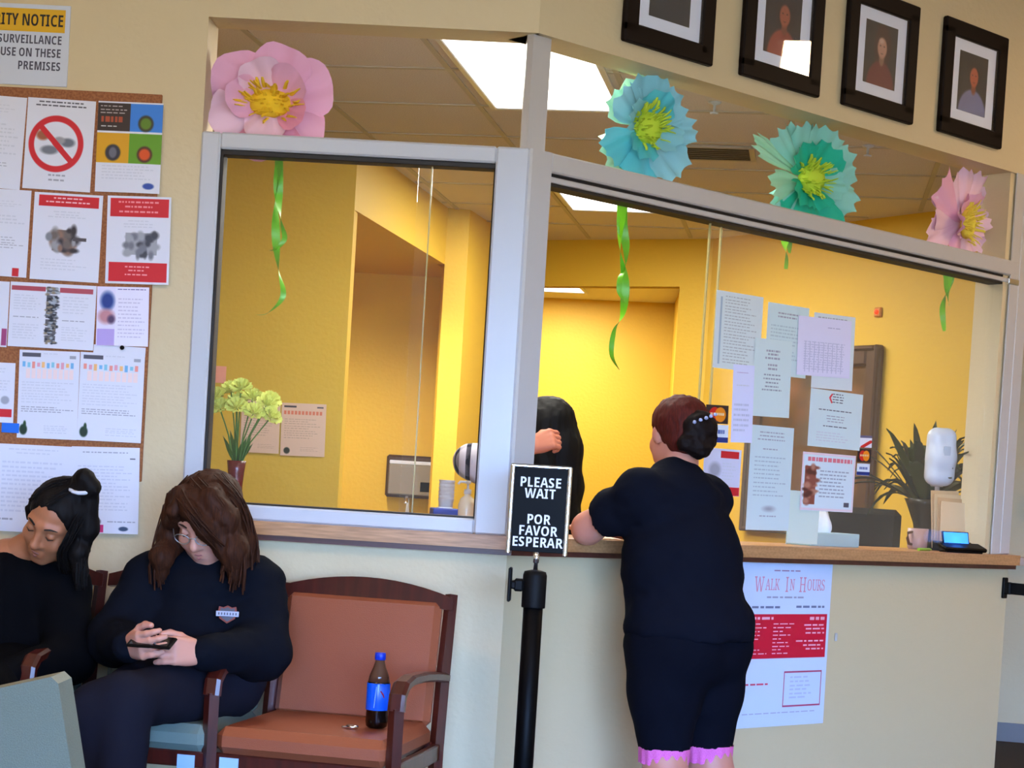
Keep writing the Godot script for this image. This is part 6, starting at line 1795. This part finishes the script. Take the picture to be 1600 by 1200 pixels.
func woman_counter() -> void:
	var B := func(s: float, y: float, w: float) -> Vector3: return BX * Vector3(s, y, w)
	var R: Vector3 = B.call(0.46, 0.0, 0.36)
	var o := thing("person", "standing woman in black with pink lace hems, leaning on the counter, her back turned", "person", R)
	var skin := skin_mat("skin_pink", Color(0.78, 0.52, 0.44))
	var dd: Vector3 = BX.basis * Vector3(1, 0, 0)
	var nn: Vector3 = BX.basis * Vector3(0, 0, 1)
	var fwd := (-nn + dd * 0.36).normalized()
	var hz := (fwd - Vector3(0, 0.10, 0)).normalized()
	var hx := Vector3.UP.cross(hz).normalized()
	var H := Transform3D(Basis(hx, hz.cross(hx), hz), B.call(0.505, 1.402, 0.212))
	var pv: Vector3 = B.call(0.462, 0.80, 0.350)
	var ch: Vector3 = B.call(0.455, 1.12, 0.295)
	var nk: Vector3 = B.call(0.475, 1.275, 0.258)
	var sl: Vector3 = B.call(0.290, 1.205, 0.275); var sr: Vector3 = B.call(0.595, 1.20, 0.265)
	var el: Vector3 = B.call(0.262, 1.090, 0.080); var er: Vector3 = B.call(0.56, 1.095, 0.03)
	var wl: Vector3 = B.call(0.42, 1.088, -0.055); var wr: Vector3 = B.call(0.52, 1.088, -0.06)
	var acc := Acc.new()
	var b := Sdf.new(0.013)
	b.cap(pv, ch, 0.14, 0.108, 0.06, dd, 1.15)
	b.cap(sl, sr, 0.055, 0.055, 0.06)
	b.cap(ch, nk, 0.085, 0.052, 0.05)
	b.chain([sl, el, wl], [0.056, 0.047, 0.030], 0.03)
	b.chain([sr, er, wr], [0.056, 0.047, 0.030], 0.03)
	for q in [[0.355, 0.380], [0.570, 0.375]]:
		b.chain([B.call(q[0] + (0.01 if q[0] < 0.4 else -0.01), 0.74, 0.355), B.call(q[0] + (0.03 if q[0] < 0.4 else 0.018), 0.43, 0.350), B.call(q[0] + 0.02, 0.33, 0.375), B.call(q[0] + 0.02, 0.09, q[1] + 0.02)], [0.12, 0.066, 0.064, 0.040], 0.04)
		b.chain([B.call(q[0] + 0.02, 0.09, q[1] + 0.02), B.call(q[0] + 0.02, 0.04, q[1] - 0.10)], [0.04, 0.032], 0.02)
	b.build(acc, R)
	add_head(acc, R, H, nk, 0.055, 0.005, 1.0)
	add_hand(acc, R, frame_of(wl, dd * 0.9 - nn * 0.2, Vector3(0, 1, 0)), -1.0, [0.3, 0.5, 0.5, 0.6, 0.6], el, 0.0035)
	add_hand(acc, R, frame_of(wr, -dd * 0.9 - nn * 0.2 + Vector3(0, 0.12, 0), Vector3(0, 1, 0)), 1.0, [0.3, 0.5, 0.5, 0.6, 0.6], er, 0.0035)
	part("body", acc.mesh(), skin, o)
	face_parts(o, R, H, mt.brow_dark, mt.lip_rose)
	# t-shirt
	acc = Acc.new()
	var s := Sdf.new(0.011)
	s.amp = 0.007
	s.nfreq = Vector3(8, 11, 8)
	s.cap(B.call(0.450, 0.80, 0.350), B.call(0.448, 1.02, 0.315), 0.172, 0.160, 0.06, dd, 1.17)
	s.cap(B.call(0.448, 1.02, 0.315), B.call(0.450, 1.16, 0.285), 0.160, 0.122, 0.06, dd, 1.22)
	s.cap(sl, sr, 0.076, 0.076, 0.07)
	s.cap(B.call(0.455, 1.20, 0.28), B.call(0.452, 1.262, 0.262), 0.10, 0.070, 0.05)
	s.chain([sl, sl.lerp(el, 0.50), sl.lerp(el, 0.64)], [0.078, 0.068, 0.064], 0.03)
	s.chain([sr, sr.lerp(er, 0.60), er], [0.078, 0.070, 0.062], 0.03)
	s.ell(B.call(0.452, 0.81, 0.375), Vector3(0.212, 0.13, 0.172), 0.05, false, BX.basis)
	s.cut(B.call(0.46, 0.775, 0.35), Vector3(0, -1, 0))
	s.ell(sl.lerp(el, 1.03), Vector3.ONE * 0.088, 0.01, true)
	s.build(acc, R)
	part("t_shirt", acc.mesh(), cloth("tee_black", Color(0.06, 0.07, 0.11)), o)
	# leggings to the knee
	acc = Acc.new()
	s = Sdf.new(0.011)
	s.amp = 0.004
	s.nfreq = Vector3(8, 6, 8)
	s.cap(B.call(0.450, 0.76, 0.350), B.call(0.450, 0.90, 0.335), 0.166, 0.150, 0.05, dd, 1.18)
	s.ell(B.call(0.375, 0.755, 0.40), Vector3(0.115, 0.12, 0.115), 0.05)
	s.ell(B.call(0.535, 0.755, 0.40), Vector3(0.110, 0.12, 0.110), 0.05)
	s.chain([B.call(0.365, 0.74, 0.355), B.call(0.372, 0.60, 0.350), B.call(0.385, 0.425, 0.350)], [0.132, 0.112, 0.078], 0.03)
	s.chain([B.call(0.545, 0.74, 0.355), B.call(0.565, 0.60, 0.350), B.call(0.588, 0.425, 0.350)], [0.132, 0.112, 0.078], 0.03)
	s.cut(B.call(0.46, 0.428, 0.35), Vector3(0, -1, 0))
	s.build(acc, R)
	part("leggings", acc.mesh(), cloth("leggings_black", Color(0.05, 0.058, 0.095)), o)
	# pink lace hems: two ruffled bands
	var lace := std("lace_pink", Color.WHITE, 0.85)
	grain(lace, noise_tex(0.25, 128, ramp(Color(0.84, 0.26, 0.60), Color(0.97, 0.58, 0.84)), 61, 2), Vector3.ONE * 9.0)
	for q in [[0.385, 0.350, 0.432, 0.382], [0.588, 0.350, 0.432, 0.377]]:
		var c: Vector3 = B.call(q[0], 0, q[1])
		var g := G.new()
		g.xf = Transform3D(Basis.IDENTITY, -R)
		g.sheet(func(u: float, v: float) -> Vector3:
			var a := TAU * u
			var r := 0.0800 - 0.004 * (1.0 - v) + 0.0025 * sin(u * TAU * 16.0) * (1.0 - v * 0.7)
			var y: float = lerpf(q[3] + 0.0035 * absf(sin(u * TAU * 10.0)), q[2] + 0.003, v)
			return c + Vector3(cos(a) * r, y, -sin(a) * r), 96, 6, 0.0006)
		part("lace_hem", g, lace, o)
	for q in [0.375, 0.590]: shoe(o, R, B.call(q, 0.07, 0.40), B.call(q, 0.045, 0.26), mt.shoe_black)
	# hair: red brown cap, dark bun low at the back with a pale clip
	var hm := hair_mat("hair_auburn", Color(0.20, 0.06, 0.045), Color(0.42, 0.14, 0.10))
	acc = Acc.new()
	s = Sdf.new(0.006)
	s.amp = 0.005
	s.nfreq = Vector3(40, 14, 40)
	s.xf = H
	s.ell(Vector3(0, 0.038, -0.020), Vector3(0.090, 0.086, 0.102), 0.02)
	s.ell(Vector3(0, -0.02, -0.06), Vector3(0.066, 0.06, 0.05), 0.03)
	s.ell(Vector3(0, -0.045, 0.10), Vector3(0.10, 0.11, 0.085), 0.012, true)
	s.ell(Vector3(-0.085, -0.006, 0.012), Vector3(0.035, 0.034, 0.026), 0.01, true)
	s.ell(Vector3(0.085, -0.006, 0.012), Vector3(0.035, 0.034, 0.026), 0.01, true)
	s.build(acc, R)
	part("hair", acc.mesh(), hm, o)
	acc = Acc.new()
	s = Sdf.new(0.006)
	s.amp = 0.006
	s.nfreq = Vector3(40, 40, 30)
	s.xf = H
	s.ell(Vector3(-0.02, 0.012, -0.105), Vector3(0.062, 0.055, 0.045), 0.02)
	s.chain([Vector3(-0.05, -0.03, -0.10), Vector3(-0.02, -0.05, -0.11), Vector3(0.03, -0.04, -0.11)], [0.030, 0.032, 0.028], 0.02)
	s.build(acc, R)
	part("hair_bun", acc.mesh(), hair_mat("hair_darkbrown", Color(0.035, 0.012, 0.012), Color(0.10, 0.035, 0.03)), o, "darker rolled bun")
	var g := G.new()
	g.xf = Transform3D(Basis.IDENTITY, -R) * H
	for k in 5:
		g.lathe([[0.0, -0.006], [0.006, -0.003], [0.0065, 0.0], [0.004, 0.005], [0.0, 0.006]], Vector3(-0.055 + k * 0.018, 0.052 - 0.012 * k * 0.6, -0.142 - 0.008 * sin(k * 0.8)), 8)
	part("hair_clip", g, std("clip_pale", Color(0.62, 0.66, 0.82), 0.3), o)

func receptionist() -> void:
	var R := Vector3(0.04, 0, -1.05)
	var o := thing("person", "person with long black hair behind the corner post, forearm raised in a striped sleeve", "person", R)
	var skin := skin_mat("skin_warm", Color(0.74, 0.44, 0.33))
	var hz := Vector3(-0.93, -0.12, 0.20).normalized()
	var hx := Vector3.UP.cross(hz).normalized()
	var H := Transform3D(Basis(hx, hz.cross(hx), hz), Vector3(0.030, 1.405, -1.02))
	var nk := Vector3(0.055, 1.255, -1.04)
	var sl := Vector3(0.0, 1.19, -0.88); var sr := Vector3(0.10, 1.19, -1.20)
	var el := Vector3(-0.185, 1.285, -0.80); var wl := Vector3(0.015, 1.350, -0.80)
	var er := Vector3(0.02, 0.95, -1.32); var wr := Vector3(-0.16, 0.92, -1.20)
	var acc := Acc.new()
	var b := Sdf.new(0.015)
	b.cap(Vector3(0.06, 0.70, -1.06), Vector3(0.06, 1.10, -1.04), 0.125, 0.11, 0.05)
	b.cap(sl, sr, 0.05, 0.05, 0.06)
	b.cap(Vector3(0.06, 1.12, -1.04), nk, 0.08, 0.048, 0.04)
	b.chain([sl, el, wl], [0.05, 0.042, 0.030], 0.03)
	b.chain([sr, er, wr], [0.05, 0.042, 0.030], 0.03)
	for z in [-0.10, 0.10]:
		b.chain([Vector3(0.06, 0.66, -1.06 + z), Vector3(-0.36, 0.64, -1.06 + z), Vector3(-0.34, 0.10, -1.06 + z), Vector3(-0.46, 0.04, -1.06 + z)], [0.085, 0.055, 0.035, 0.03], 0.03)
	b.build(acc, R)
	add_head(acc, R, H, nk, 0.047, 0.005, 0.0)
	add_hand(acc, R, frame_of(wl, Vector3(0.85, 0.35, 0.05), Vector3(-0.2, 0.35, 0.85)), -1.0, [1.0, 2.6, 2.7, 2.8, 2.8], el, 0.003)
	add_hand(acc, R, frame_of(wr, Vector3(-0.85, -0.1, 0.2), Vector3(0, 1, 0)), 1.0, [0.3, 0.5, 0.5, 0.6, 0.6], er, 0.004)
	part("body", acc.mesh(), skin, o)
	face_parts(o, R, H, mt.brow_dark, mt.lip_rose)
	acc = Acc.new()
	var s := Sdf.new(0.012)
	s.amp = 0.005
	s.cap(Vector3(0.06, 0.72, -1.06), Vector3(0.06, 1.10, -1.04), 0.155, 0.135, 0.06)
	s.cap(sl, sr, 0.072, 0.072, 0.06)
	s.cap(Vector3(0.06, 1.14, -1.04), Vector3(0.056, 1.22, -1.04), 0.09, 0.062, 0.04)
	s.chain([sr, er, wr], [0.07, 0.060, 0.045], 0.03)
	s.build(acc, R)
	part("vest", acc.mesh(), cloth("vest_black", Color(0.02, 0.02, 0.024)), o)
	# striped sleeve
	var si := img(64, 4, Color(0.80, 0.78, 0.80))
	ink(si, 0.0, 0.0, 0.42, 1.0, Color(0.10, 0.11, 0.18))
	var sm := cloth("stripe_cloth", Color.WHITE)
	sm.albedo_texture = ImageTexture.create_from_image(si)
	sm.uv1_scale = Vector3.ONE * 25.0
	acc = Acc.new()
	s = Sdf.new(0.010)
	s.amp = 0.003
	s.chain([sl, el, el.lerp(wl, 0.72)], [0.066, 0.058, 0.043], 0.03)
	s.build(acc, R)
	part("striped_sleeve", acc.mesh(), sm, o)
	acc = Acc.new()
	s = Sdf.new(0.015)
	for z in [-0.10, 0.10]:
		s.chain([Vector3(0.06, 0.66, -1.06 + z), Vector3(-0.36, 0.645, -1.06 + z), Vector3(-0.34, 0.13, -1.06 + z)], [0.105, 0.075, 0.055], 0.03)
	s.ell(Vector3(0.06, 0.69, -1.06), Vector3(0.16, 0.1, 0.18), 0.05)
	s.build(acc, R)
	part("trousers", acc.mesh(), mt.trousers_black, o)
	var hm := hair_mat("hair_black", Color(0.012, 0.009, 0.009), Color(0.045, 0.032, 0.030))
	acc = Acc.new()
	s = Sdf.new(0.007)
	s.amp = 0.005
	s.nfreq = Vector3(45, 6, 45)
	s.xf = H
	s.ell(Vector3(0, 0.040, -0.022), Vector3(0.092, 0.088, 0.106), 0.02)
	s.ell(Vector3(0, -0.05, 0.10), Vector3(0.062, 0.10, 0.07), 0.012, true)
	s.xf = Transform3D.IDENTITY
	s.chain([H * Vector3(0, 0.04, -0.06), Vector3(0.115, 1.35, -1.03), Vector3(0.135, 1.22, -1.02), Vector3(0.140, 1.10, -1.00), Vector3(0.135, 1.02, -1.0)], [0.085, 0.082, 0.072, 0.065, 0.04], 0.03, Vector3(0, 0, 1), 1.2)
	s.chain([H * Vector3(0.07, 0.03, -0.01), Vector3(0.06, 1.30, -0.93), Vector3(0.09, 1.15, -0.92)], [0.03, 0.035, 0.03], 0.02)
	s.chain([H * Vector3(-0.07, 0.03, -0.01), Vector3(0.06, 1.30, -1.12), Vector3(0.09, 1.15, -1.12)], [0.03, 0.035, 0.03], 0.02)
	s.build(acc, R)
	part("hair", acc.mesh(), hm, o)
	# the stool she sits on
	var st := thing("office_stool", "black office stool under the receptionist behind the counter", "stool", Vector3(0.06, 0, -1.06))
	part("seat", G.new().lathe([[0.0, 0.52], [0.19, 0.52], [0.20, 0.54], [0.19, 0.575], [0.0, 0.58]], Vector3.ZERO, 28), mt.black_satin, st)
	part("stem", G.new().lathe([[0.0, 0.05], [0.03, 0.05], [0.025, 0.52], [0.0, 0.52]], Vector3.ZERO, 16), mt.chrome, st)
	for k in 5:
		var a := TAU * k / 5.0
		part("foot", G.new().tube([Vector3(0, 0.08, 0), Vector3(cos(a) * 0.25, 0.045, sin(a) * 0.25), Vector3(cos(a) * 0.26, 0.0, sin(a) * 0.26)], [0.018, 0.015, 0.02], 8), mt.black_plastic, st)

func _ready() -> void:
	rng.seed = 20240607
	make_view()
	make_materials()
	make_lamps()
	make_shell()
	make_openings()
	make_people()
	make_chairs()
	make_board()
	make_glass_papers()
	make_portraits()
	make_flowers()
	make_office()
	make_small()
